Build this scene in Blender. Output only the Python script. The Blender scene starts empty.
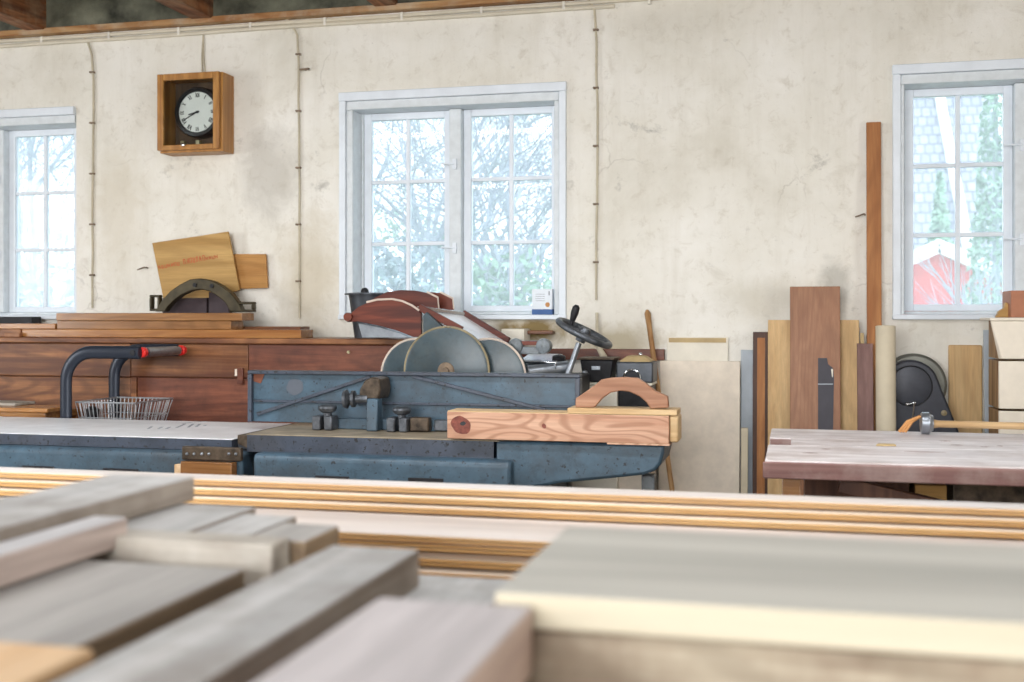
import bpy, bmesh, math, random
from mathutils import Vector, Matrix, Euler
random.seed(11)
sc = bpy.context.scene
COL = sc.collection
PI = math.pi

# ------------------------------------------------------------------ camera
FPX = 1145.0
TH = math.atan(.2465)
SN, CS = math.sin(TH), math.cos(TH)
EYE, HOR = 1.35, 318.0
cam_d = bpy.data.cameras.new('camera')
cam = bpy.data.objects.new('camera', cam_d)
COL.objects.link(cam)
cam.location = (0, 0, EYE)
cam.rotation_euler = (PI / 2, 0, TH)
cam_d.sensor_width = 36
cam_d.lens = FPX * 36 / 1024
cam_d.shift_y = -(341 - HOR) / 1024
cam_d.clip_start = .05
cam_d.clip_end = 300
cam_d.dof.use_dof = True
cam_d.dof.focus_distance = 4.9
cam_d.dof.aperture_fstop = 3.2
sc.camera = cam

# ------------------------------------------------------------------ world and lights
W = bpy.data.worlds.new('world')
sc.world = W
W.use_nodes = True
wn = W.node_tree
wn.nodes.clear()
wo = wn.nodes.new('ShaderNodeOutputWorld')
wb = wn.nodes.new('ShaderNodeBackground')
wt = wn.nodes.new('ShaderNodeTexCoord')
ws = wn.nodes.new('ShaderNodeSeparateXYZ')
wr = wn.nodes.new('ShaderNodeValToRGB')
wr.color_ramp.elements[0].position = .45
wr.color_ramp.elements[0].color = (.80, .86, .93, 1)
wr.color_ramp.elements[1].position = .8
wr.color_ramp.elements[1].color = (.80, .90, 1, 1)
wm = wn.nodes.new('ShaderNodeMath'); wm.operation = 'MULTIPLY_ADD'
wm.inputs[1].default_value = .5; wm.inputs[2].default_value = .5
wn.links.new(wt.outputs['Generated'], ws.inputs[0])
wn.links.new(ws.outputs['Z'], wm.inputs[0])
wn.links.new(wm.outputs[0], wr.inputs[0])
wn.links.new(wr.outputs[0], wb.inputs[0])
wb.inputs[1].default_value = 3.6
wn.links.new(wb.outputs[0], wo.inputs[0])


def area(name, loc, rot, sx, sy, power, col=(1, 1, 1), portal=False):
    l = bpy.data.lights.new(name, 'AREA')
    l.shape = 'RECTANGLE'; l.size = sx; l.size_y = sy; l.energy = power; l.color = col
    if portal:
        l.cycles.is_portal = True
    o = bpy.data.objects.new(name, l)
    o.location = loc; o.rotation_euler = rot
    COL.objects.link(o)
    return o


# daylight entering by the three windows of the wall seen in the photo
for wx in (-4.85, -1.885, 1.157):
    area('window_portal', (wx, 6.42, 2.0), (-PI / 2, 0, 0), 1.3, 1.3, 1, portal=True)
# added fill lamps inside the rear and end walls, standing in for windows
for wx in (-2.4, -.35):
    area('rear_fill_light', (wx, -4.35, 1.95), (PI / 2, 0, 0), 1.45, 1.8, 235, (.98, .99, 1))
area('end_fill_light', (-7.3, 2.2, 1.95), (0, -PI / 2, 0), 1.5, 1.8, 115, (.95, .98, 1))
area('end_fill_light', (3.9, 1.6, 1.95), (0, PI / 2, 0), 1.5, 1.8, 75, (1, .98, .95))
# added strip-shaped fill lamps under the ceiling, without any fittings
for ly in (-1.0, 3.0):
    area('ceiling_fill_light', (-1.8, ly, 2.98), (0, 0, 0), 5.0, .25, 100, (.98, .99, 1))

sc.view_settings.view_transform = 'Standard'
sc.view_settings.look = 'None'
sc.view_settings.gamma = 1
sc.view_settings.use_curve_mapping = False
sc.view_settings.exposure = 0.0


# ------------------------------------------------------------------ survey: photo reading -> place at a known depth
def at(px, py, Y):
    u = px - 512; t = Y / (FPX * CS + u * SN)
    return t * (-FPX * SN + u * CS), EYE - t * (py - HOR)


def ax(px, Y): return at(px, HOR, Y)[0]
def az(px, py, Y): return at(px, py, Y)[1]


def on(px, py, z):
    u = px - 512; t = (EYE - z) / (py - HOR)
    return t * (-FPX * SN + u * CS), t * (FPX * CS + u * SN)


# ------------------------------------------------------------------ materials
def newmat(name):
    m = bpy.data.materials.new(name); m.use_nodes = True
    nt = m.node_tree; nt.nodes.clear()
    out = nt.nodes.new('ShaderNodeOutputMaterial')
    p = nt.nodes.new('ShaderNodeBsdfPrincipled')
    nt.links.new(p.outputs[0], out.inputs[0])
    return m, nt, p, out


def coords(nt, scale=(1, 1, 1), rnd=True):
    tc = nt.nodes.new('ShaderNodeTexCoord')
    src = tc.outputs['Object']
    if rnd:
        oi = nt.nodes.new('ShaderNodeObjectInfo')
        mu = nt.nodes.new('ShaderNodeMath'); mu.operation = 'MULTIPLY'; mu.inputs[1].default_value = 37.0
        nt.links.new(oi.outputs['Random'], mu.inputs[0])
        va = nt.nodes.new('ShaderNodeVectorMath'); va.operation = 'ADD'
        nt.links.new(src, va.inputs[0]); nt.links.new(mu.outputs[0], va.inputs[1])
        src = va.outputs[0]
    mp = nt.nodes.new('ShaderNodeMapping'); mp.inputs['Scale'].default_value = scale
    nt.links.new(src, mp.inputs[0])
    return mp.outputs[0]


def noise(nt, vec, scale, detail=4, rough=.55, dist=0):
    n = nt.nodes.new('ShaderNodeTexNoise')
    n.inputs['Scale'].default_value = scale; n.inputs['Detail'].default_value = detail
    n.inputs['Roughness'].default_value = rough; n.inputs['Distortion'].default_value = dist
    nt.links.new(vec, n.inputs['Vector'])
    return n.outputs['Fac']


def ramp(nt, fac, stops, interp='LINEAR'):
    r = nt.nodes.new('ShaderNodeValToRGB')
    e = r.color_ramp.elements
    while len(e) < len(stops): e.new(.5)
    for i, (p, c) in enumerate(stops):
        e[i].position = p
        e[i].color = tuple(c) + (1,) if len(c) == 3 else c
    r.color_ramp.interpolation = interp
    nt.links.new(fac, r.inputs[0])
    return r.outputs[0]


def mixc(nt, fac, a, b, mode='MIX'):
    m = nt.nodes.new('ShaderNodeMix'); m.data_type = 'RGBA'; m.blend_type = mode
    for i, v in ((0, fac), (6, a), (7, b)):
        if isinstance(v, (int, float)): m.inputs[i].default_value = v
        elif isinstance(v, tuple): m.inputs[i].default_value = v + (1,) if len(v) == 3 else v
        else: nt.links.new(v, m.inputs[i])
    return m.outputs[2]


def bump(nt, p, h, strength=.3, dist=.01):
    b = nt.nodes.new('ShaderNodeBump'); b.inputs['Strength'].default_value = strength
    b.inputs['Distance'].default_value = dist
    nt.links.new(h, b.inputs['Height']); nt.links.new(b.outputs[0], p.inputs['Normal'])


def sr(c):  # sRGB 0-255 -> linear
    return tuple(((v / 255) / 12.92 if v / 255 <= .04045 else ((v / 255 + .055) / 1.055) ** 2.4) for v in c)


def wood(name, light, dark, axis='X', fine=60, rough=.6, spec=.3, knots=0, dirt=None, dirt_amt=.4, var=.5, sp=14, fig=.35, figs=2.2, top=None):
    m, nt, p, out = newmat(name)
    k = {'X': (.06, 1, 1), 'Y': (1, .06, 1), 'Z': (1, 1, .06)}[axis]
    v = coords(nt, k)
    n1 = noise(nt, v, sp, 3, .6, 1.2)
    n2 = noise(nt, v, fine * 2.2, 3, .6, 0)
    L, D = sr(light), sr(dark)
    c1 = ramp(nt, n1, [(.34, D), (.5, tuple((a + b) / 2 for a, b in zip(L, D))), (.64, L)])
    c2 = ramp(nt, n2, [(.3, tuple(x * (1 - .35 * var) for x in (1, 1, 1))), (.7, (1, 1, 1))])
    c = mixc(nt, 1.0, c1, c2, 'MULTIPLY')
    if fig:
        kf_ = {'X': (.22, 1, 1), 'Y': (1, .22, 1), 'Z': (1, 1, .22)}[axis]
        nf = noise(nt, coords(nt, kf_), figs, 1, .4, .3)
        mu = nt.nodes.new('ShaderNodeMath'); mu.operation = 'MULTIPLY'; mu.inputs[1].default_value = 110
        sn_ = nt.nodes.new('ShaderNodeMath'); sn_.operation = 'SINE'
        nt.links.new(nf, mu.inputs[0]); nt.links.new(mu.outputs[0], sn_.inputs[0])
        ff = ramp(nt, sn_.outputs[0], [(.0, (0, 0, 0)), (.95, (fig,) * 3)])
        c = mixc(nt, ff, c, tuple(x * .72 for x in D))
    if top:  # separate colour for upward faces, with the light on them painted in
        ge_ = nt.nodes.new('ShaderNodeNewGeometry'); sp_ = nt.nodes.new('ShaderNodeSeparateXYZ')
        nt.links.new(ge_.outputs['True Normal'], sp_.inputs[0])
        lit_top = mixc(nt, ramp(nt, n1, [(.35, (0, 0, 0)), (.65, (1, 1, 1))]), tuple(x * .68 for x in sr(top)), sr(top))
        lit_top = mixc(nt, 1.0, lit_top, c2, 'MULTIPLY')
        c = mixc(nt, ramp(nt, sp_.outputs[2], [(.6, (0, 0, 0)), (.75, (1, 1, 1))]), c, lit_top)
    if knots:
        vk = coords(nt, {'X': (.45, 1, 1), 'Y': (1, .45, 1), 'Z': (1, 1, .45)}[axis])
        vo = nt.nodes.new('ShaderNodeTexVoronoi'); vo.inputs['Scale'].default_value = knots
        nt.links.new(vk, vo.inputs['Vector'])
        kf = ramp(nt, vo.outputs['Distance'], [(.03, (1, 1, 1)), (.12, (0, 0, 0))])
        c = mixc(nt, kf, c, tuple(x * .35 for x in D))
    if dirt:
        vd = coords(nt)
        nd = noise(nt, vd, 5, 6, .65)
        f = ramp(nt, nd, [(.45, (0, 0, 0)), (.68, (dirt_amt,) * 3)])
        c = mixc(nt, f, c, sr(dirt))
    nt.links.new(c, p.inputs['Base Color'])
    p.inputs['Roughness'].default_value = rough
    p.inputs['Specular IOR Level'].default_value = spec
    bump(nt, p, n2, .15, .004)
    return m


def plain(name, col, rough=.5, metal=0, spec=.4, var=.12, scale=9, bumpy=0):
    m, nt, p, out = newmat(name)
    C = sr(col)
    v = coords(nt)
    n = noise(nt, v, scale, 5, .6)
    c = ramp(nt, n, [(.3, tuple(x * (1 - var * 1.6) for x in C)), (.7, tuple(min(1, x * (1 + var)) for x in C))])
    nt.links.new(c, p.inputs['Base Color'])
    p.inputs['Roughness'].default_value = rough
    p.inputs['Metallic'].default_value = metal
    p.inputs['Specular IOR Level'].default_value = spec
    if bumpy: bump(nt, p, n, bumpy, .01)
    return m


def paint(name, col, chip, rough=.42, chipf=.62, grime=(70, 62, 50), gamt=.35, scale=1):
    """old enamel with chips and grime"""
    m, nt, p, out = newmat(name)
    v = coords(nt)
    C = sr(col)
    n = noise(nt, v, 7 * scale, 6, .65)
    n2_ = noise(nt, v, 19 * scale, 6, .75, .5)
    c = ramp(nt, n, [(.3, tuple(x * .66 for x in C)), (.52, C), (.72, tuple(min(1, x * 1.3) for x in C))])
    c = mixc(nt, ramp(nt, n2_, [(.52, (0, 0, 0)), (.66, (.55, .55, .55))]), c, tuple(x * .45 for x in C))
    g = noise(nt, v, 3 * scale, 7, .7)
    c = mixc(nt, ramp(nt, g, [(.48, (0, 0, 0)), (.7, (gamt,) * 3)]), c, sr(grime))
    s = noise(nt, v, 55 * scale, 3, .6)
    c = mixc(nt, ramp(nt, s, [(chipf, (0, 0, 0)), (chipf + .05, (1, 1, 1))]), c, sr(chip))
    nt.links.new(c, p.inputs['Base Color'])
    p.inputs['Roughness'].default_value = rough
    bump(nt, p, n, .15, .01)
    return m


M = {}
# plaster wall
m, nt, p, out = newmat('wall_plaster')
v = coords(nt, rnd=False)
n1 = noise(nt, v, 1.3, 8, .62, .3)
n2 = noise(nt, v, 6, 8, .7, .4)
n3 = noise(nt, v, 38, 5, .7)
base = ramp(nt, n1, [(.34, sr((218, 213, 201))), (.48, sr((231, 227, 217))), (.66, sr((240, 237, 230)))])
base = mixc(nt, ramp(nt, n2, [(.56, (0, 0, 0)), (.74, (.45, .45, .45))]), base, sr((190, 182, 166)))
streak = noise(nt, coords(nt, (1, 1, .12), rnd=False), 9, 6, .7)
base = mixc(nt, ramp(nt, streak, [(.5, (0, 0, 0)), (.8, (.35, .35, .35))]), base, sr((200, 192, 176)))
blot = noise(nt, coords(nt, (1, 1, 1.3), rnd=False), 3.1, 9, .75, .2)
base = mixc(nt, ramp(nt, blot, [(.60, (0, 0, 0)), (.70, (.6, .6, .6))]), base, sr((150, 146, 138)))
base = mixc(nt, ramp(nt, n3, [(.67, (0, 0, 0)), (.73, (.8, .8, .8))]), base, sr((128, 116, 98)))
vc = nt.nodes.new('ShaderNodeTexVoronoi'); vc.feature = 'DISTANCE_TO_EDGE'; vc.inputs['Scale'].default_value = 1.1
vw = nt.nodes.new('ShaderNodeVectorMath'); vw.operation = 'MULTIPLY_ADD'; vw.inputs[1].default_value = (.6, .6, .6)
nv_ = nt.nodes.new('ShaderNodeTexNoise'); nv_.inputs['Scale'].default_value = 2.2; nv_.inputs['Detail'].default_value = 6
nt.links.new(v, nv_.inputs['Vector']); nt.links.new(nv_.outputs['Color'], vw.inputs[0]); nt.links.new(v, vw.inputs[2]); nt.links.new(vw.outputs[0], vc.inputs['Vector'])
cr1 = ramp(nt, vc.outputs['Distance'], [(.0, (1, 1, 1)), (.006, (0, 0, 0))])
cr2 = ramp(nt, noise(nt, v, 1.7, 3, .5), [(.54, (0, 0, 0)), (.64, (.28, .28, .28))])
base = mixc(nt, mixc(nt, 1.0, cr1, cr2, 'MULTIPLY'), base, sr((128, 116, 98)))
n5 = noise(nt, v, 14, 6, .75, .6)
base = mixc(nt, ramp(nt, n5, [(.55, (0, 0, 0)), (.75, (.5, .5, .5))]), base, sr((188, 178, 160)))
# damp stain below the middle window sill
tc = nt.nodes.new('ShaderNodeTexCoord')
def blob(cx, cz, sx, sz, colr, amt):
    global base
    mp = nt.nodes.new('ShaderNodeMapping'); mp.inputs['Location'].default_value = (-cx / sx, 0, -cz / sz)
    mp.inputs['Scale'].default_value = (1 / sx, 0, 1 / sz)
    nt.links.new(tc.outputs['Object'], mp.inputs[0])
    L = nt.nodes.new('ShaderNodeVectorMath'); L.operation = 'LENGTH'; nt.links.new(mp.outputs[0], L.inputs[0])
    a = nt.nodes.new('ShaderNodeMath'); a.operation = 'ADD'
    w = nt.nodes.new('ShaderNodeMath'); w.operation = 'MULTIPLY_ADD'; w.inputs[1].default_value = 1.6; w.inputs[2].default_value = -.8
    nt.links.new(n2, w.inputs[0]); nt.links.new(L.outputs['Value'], a.inputs[0]); nt.links.new(w.outputs[0], a.inputs[1])
    f = ramp(nt, a.outputs[0], [(.35, (amt,) * 3), (1.0, (0, 0, 0))])
    base = mixc(nt, f, base, sr(colr))
blob(-1.42, 1.28, .28, .10, (124, 104, 60), .95)
blob(-.95, 1.22, .35, .12, (176, 162, 128), .7)
blob(-2.75, 1.6, .25, .45, (196, 184, 160), .6)
blob(-3.0, 2.2, .25, .35, (172, 166, 156), .5)
blob(-.15, 1.45, .35, .14, (190, 182, 164), .4)  # grey shadow near the leaning boards, painted into the plaster
blob(.2, 1.5, .1, .2, (150, 148, 140), .5)
blob(-4.0, 2.0, .25, .5, (206, 196, 176), .5)
nt.links.new(base, p.inputs['Base Color'])
p.inputs['Roughness'].default_value = .9
p.inputs['Specular IOR Level'].default_value = .15
bump(nt, p, n2, .35, .02)
M['plaster'] = m

M['plaster_plain'] = plain('side_plaster', (222, 216, 203), .9, spec=.1, var=.06)
M['floor'] = plain('concrete_floor', (120, 112, 100), .8, var=.2, scale=4)
M['white'] = plain('window_paint', (228, 235, 243), .45, var=.04)
M['white_old'] = plain('old_window_paint', (218, 224, 228), .5, var=.06, scale=20)
M['insul'] = plain('insulation_film', (98, 98, 84), .35, var=.5, scale=5, bumpy=1.0)
M['joist'] = wood('joist_wood', (158, 104, 66), (92, 52, 30), 'Y', rough=.7, dirt=(190, 170, 140), dirt_amt=.3)
M['cornice'] = wood('cornice_wood', (196, 158, 112), (146, 92, 48), 'X', rough=.7, dirt=(190, 180, 160), dirt_amt=.6)
M['cable_white'] = plain('cable_sheath', (214, 206, 188), .5, var=.05)
M['cable_tan'] = plain('old_cable', (196, 186, 164), .6)
M['clip'] = plain('cable_clip', (228, 224, 214), .5)
M['rust'] = plain('rusty_iron', (128, 110, 92), .7, var=.3, scale=30)

# glass pane: clear, a little dusty
m = bpy.data.materials.new('window_glass'); m.use_nodes = True
nt = m.node_tree; nt.nodes.clear()
out = nt.nodes.new('ShaderNodeOutputMaterial')
tr = nt.nodes.new('ShaderNodeBsdfTransparent'); tr.inputs[0].default_value = (.96, .985, .99, 1)
gl = nt.nodes.new('ShaderNodeBsdfGlossy'); gl.inputs['Roughness'].default_value = .03
tl = nt.nodes.new('ShaderNodeBsdfTranslucent'); tl.inputs[0].default_value = (.9, .95, 1, 1)
fr = nt.nodes.new('ShaderNodeFresnel'); fr.inputs[0].default_value = 1.3
mx = nt.nodes.new('ShaderNodeMixShader'); mx2 = nt.nodes.new('ShaderNodeMixShader')
mx2.inputs[0].default_value = .17
nt.links.new(fr.outputs[0], mx.inputs[0]); nt.links.new(tr.outputs[0], mx.inputs[1]); nt.links.new(gl.outputs[0], mx.inputs[2])
nt.links.new(mx.outputs[0], mx2.inputs[1]); nt.links.new(tl.outputs[0], mx2.inputs[2])
nt.links.new(mx2.outputs[0], out.inputs[0])
M['glass'] = m
m2 = m.copy(); m2.name = 'clock_glass'
m2.node_tree.nodes[m2.node_tree.nodes.find(mx2.name)].inputs[0].default_value = .0
M['glass_clear'] = m2

M['clockwood'] = wood('clock_oak', (196, 142, 76), (156, 102, 46), 'Z', rough=.4, spec=.5)
M['clockback'] = wood('clock_backboard', (104, 82, 62), (70, 52, 38), 'Z', rough=.6)
M['black'] = plain('black_enamel', (34, 34, 36), .4, var=.1)
M['dial'] = plain('dial_enamel', (232, 230, 222), .4, var=.03)
M['ink'] = plain('numeral_ink', (30, 30, 32), .6, var=0)
M['brass'] = plain('pale_brass', (206, 196, 160), .3, .8)

M['bench'] = wood('brown_bench_wood', (164, 110, 68), (100, 58, 34), 'X', rough=.42, spec=.45, fig=.5, dirt=(84, 40, 28), dirt_amt=.5, knots=2.4)
M['bench_red'] = wood('red_brown_panel', (142, 84, 60), (98, 52, 38), 'X', rough=.45, spec=.45, dirt=(66, 36, 28), dirt_amt=.6)
M['oakboard'] = wood('oak_board', (170, 122, 74), (128, 84, 46), 'X', rough=.25, spec=.6)
M['pineboard'] = wood('amber_pine_board', (194, 140, 82), (154, 98, 50), 'X', rough=.25, spec=.6)
M['ply_tan'] = wood('tan_plywood', (202, 164, 104), (178, 138, 80), 'X', rough=.6, sp=9)
M['ply_tan2'] = wood('amber_plywood', (200, 150, 88), (170, 118, 62), 'X', rough=.6, sp=9)
M['stamp'] = plain('faded_red_stamp', (196, 100, 62), .7)
M['pale_ply'] = plain('pale_plywood', (230, 218, 202), .75, var=.07, scale=14)
M['pale_board'] = plain('whitish_board', (232, 226, 212), .75, var=.04, scale=14)
M['tape'] = plain('tan_edge_strip', (190, 166, 122), .7)
M['leather'] = plain('dark_brown_iron', (74, 66, 48), .45, .3, var=.3, scale=14)
M['purple'] = plain('dark_purple_box', (74, 62, 66), .7, var=.15)

M['blue'] = paint('blue_machine_paint', (66, 90, 107), (36, 40, 46), chipf=.63, gamt=.6, grime=(58, 56, 56))
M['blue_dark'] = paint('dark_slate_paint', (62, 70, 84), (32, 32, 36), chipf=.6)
M['bluegrey'] = paint('blue_grey_disc_paint', (52, 69, 77), (46, 54, 58), rough=.35, chipf=.7, grime=(104, 104, 96), gamt=.3)
M['edge_gold'] = paint('worn_disc_rim', (150, 136, 104), (96, 92, 84), rough=.4)
M['steel_top'] = plain('planed_steel', (232, 234, 238), .38, .15, var=.08, scale=6)
M['steel_dirty'] = plain('oiled_steel_with_dust', (172, 158, 136), .45, .35, var=.25, scale=8)
M['iron'] = plain('dark_iron', (92, 96, 102), .45, .6, var=.35, scale=25)
M['iron_black'] = plain('black_iron', (34, 34, 38), .5, .3, var=.3, scale=25)
M['grease'] = plain('greasy_brown_iron', (84, 72, 60), .45, .4, var=.45, scale=22)
M['chrome'] = plain('chrome', (205, 208, 212), .16, .95, var=.05)
M['steel_part'] = plain('grey_steel', (150, 156, 164), .35, .8, var=.15, scale=20)
M['grey_paint'] = paint('grey_machine_paint', (124, 132, 138), (80, 84, 88), rough=.4)
M['chalk'] = plain('grey_chalk_mark', (160, 164, 172), .8)
M['varnish'] = wood('red_varnished_wood', (122, 58, 40), (78, 34, 26), 'X', rough=.45, spec=.35)
M['varnish_edge'] = plain('pale_worn_edge', (206, 190, 176), .5)
M['bucket'] = plain('dark_zinc', (72, 76, 82), .4, .5, var=.25)
M['tube'] = plain('dark_grey_tube', (40, 46, 58), .35, .3, var=.08)
M['redplastic'] = plain('red_plastic', (214, 44, 40), .35, var=.03)
M['wire'] = plain('zinc_wire', (190, 194, 200), .3, .7)
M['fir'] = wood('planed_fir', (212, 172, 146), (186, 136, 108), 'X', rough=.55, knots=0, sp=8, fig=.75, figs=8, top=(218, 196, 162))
M['fir_dark'] = wood('oiled_fir_handle', (186, 144, 116), (150, 104, 78), 'X', rough=.5, sp=10)
M['fir_top'] = wood('pale_fir', (218, 190, 148), (198, 162, 116), 'X', rough=.6)
M['knot'] = plain('wood_knot', (124, 66, 54), .6, var=.3, scale=60)
M['mahog'] = wood('red_brown_board', (168, 118, 84), (146, 98, 66), 'Z', rough=.45, spec=.4)
M['beech_z'] = wood('pale_beech_board', (222, 188, 138), (204, 166, 116), 'Z', rough=.55)
M['pine_z'] = wood('orange_pine_post', (188, 130, 78), (160, 102, 56), 'Z', rough=.55)
M['purple_z'] = wood('purplish_board', (146, 112, 104), (122, 88, 82), 'Z', rough=.5)
M['darkframe'] = wood('dark_brown_frame', (98, 66, 50), (70, 44, 34), 'Z', rough=.5)
M['slate_patch'] = plain('bare_dark_patch', (72, 70, 78), .6)
M['greyblue_board'] = plain('grey_blue_panel', (176, 184, 192), .6, var=.08)
M['tube_card'] = plain('cardboard_tube', (206, 194, 170), .7, var=.06)
M['guard'] = plain('black_belt_guard', (58, 60, 68), .4, .2, var=.15, scale=16)
M['guard_rim'] = plain('grey_guard_rim', (120, 120, 112), .4, .4, var=.15)
M['orange'] = plain('orange_strap', (196, 140, 84), .6)
M['stick'] = wood('round_stick_wood', (190, 150, 104), (150, 108, 66), 'Z', rough=.5)
M['stick_x'] = wood('turned_pole_wood', (214, 184, 142), (184, 148, 104), 'X', rough=.5)
M['table_top'] = wood('whitewashed_plank', (236, 230, 230), (206, 196, 196), 'X', rough=.5, spec=.5, dirt=(150, 130, 120), dirt_amt=.5, sp=8)
M['table_edge'] = wood('purple_grey_edge', (152, 116, 110), (112, 80, 76), 'X', rough=.6, dirt=(180, 166, 160), dirt_amt=.4)
M['crate'] = plain('whitewashed_drawer', (230, 220, 204), .65, var=.05)
M['crate_side'] = wood('brown_box_side', (176, 142, 104), (130, 98, 66), 'Z', rough=.6)
M['redbox'] = plain('red_brown_carton', (168, 112, 84), .6)
M['gray_x'] = wood('weathered_grey_plank_x', (198, 192, 182), (162, 154, 144), 'X', rough=.7, dirt=(130, 112, 94), dirt_amt=.5, sp=8)
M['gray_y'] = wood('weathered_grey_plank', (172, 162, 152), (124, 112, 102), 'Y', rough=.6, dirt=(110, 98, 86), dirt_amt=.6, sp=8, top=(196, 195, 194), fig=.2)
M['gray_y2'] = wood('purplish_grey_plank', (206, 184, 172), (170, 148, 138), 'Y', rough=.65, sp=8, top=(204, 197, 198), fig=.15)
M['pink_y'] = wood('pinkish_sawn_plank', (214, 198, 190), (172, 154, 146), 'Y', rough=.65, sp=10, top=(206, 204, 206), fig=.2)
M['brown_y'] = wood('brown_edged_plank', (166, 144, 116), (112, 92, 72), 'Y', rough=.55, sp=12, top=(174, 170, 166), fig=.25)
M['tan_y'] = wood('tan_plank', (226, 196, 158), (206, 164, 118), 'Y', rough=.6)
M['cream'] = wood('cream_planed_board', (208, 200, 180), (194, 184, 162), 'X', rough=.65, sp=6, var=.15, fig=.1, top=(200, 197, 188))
M['rough_x'] = wood('rough_sawn_beam', (190, 178, 158), (136, 122, 104), 'X', rough=.8, dirt=(100, 74, 58), dirt_amt=.7, sp=10)
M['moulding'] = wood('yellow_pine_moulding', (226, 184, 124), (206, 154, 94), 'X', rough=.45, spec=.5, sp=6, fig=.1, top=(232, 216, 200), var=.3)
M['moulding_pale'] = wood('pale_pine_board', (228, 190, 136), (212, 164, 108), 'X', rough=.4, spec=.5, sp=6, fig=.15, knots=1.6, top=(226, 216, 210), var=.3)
M['groove'] = plain('groove_shadow_wood', (140, 92, 50), .7)
M['worktop'] = wood('trestle_table_wood', (150, 130, 104), (112, 92, 70), 'X', rough=.7)
M['bark'] = plain('hazed_branches', (168, 174, 184), .9, var=.2)  # outdoor glare and haze are put into this pale colour
M['leaf'] = plain('hazed_green_leaves', (152, 180, 158), .8, var=.35, scale=3)  # leaf green paled by the same painted-in haze
M['leaf2'] = plain('blue_green_leaves', (160, 176, 182), .8, var=.35, scale=3)
M['grass'] = plain('pale_lawn', (160, 175, 150), .95, var=.2, scale=2)
M['barn'] = plain('red_barn_paint', (214, 90, 84), .8, var=.08)
M['barnwhite'] = plain('white_barge_board', (240, 240, 240), .7)
# tiled roof
m, nt, p, out = newmat('grey_roof_tiles')
v = coords(nt, (1, 1, 1), rnd=False)
br = nt.nodes.new('ShaderNodeTexBrick'); br.inputs['Scale'].default_value = 1.0
br.inputs['Color1'].default_value = sr((168, 168, 178)) + (1,); br.inputs['Color2'].default_value = sr((148, 148, 160)) + (1,)
br.inputs['Mortar'].default_value = sr((110, 110, 124)) + (1,)
br.inputs['Brick Width'].default_value = .22; br.inputs['Row Height'].default_value = .26; br.inputs['Mortar Size'].default_value = .022
sx = nt.nodes.new('ShaderNodeSeparateXYZ'); cb = nt.nodes.new('ShaderNodeCombineXYZ')
nt.links.new(v, sx.inputs[0]); nt.links.new(sx.outputs[0], cb.inputs[0]); nt.links.new(sx.outputs[2], cb.inputs[1])
nt.links.new(cb.outputs[0], br.inputs['Vector']); nt.links.new(br.outputs[0], p.inputs['Base Color'])
p.inputs['Roughness'].default_value = .8
M['tiles'] = m


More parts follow.
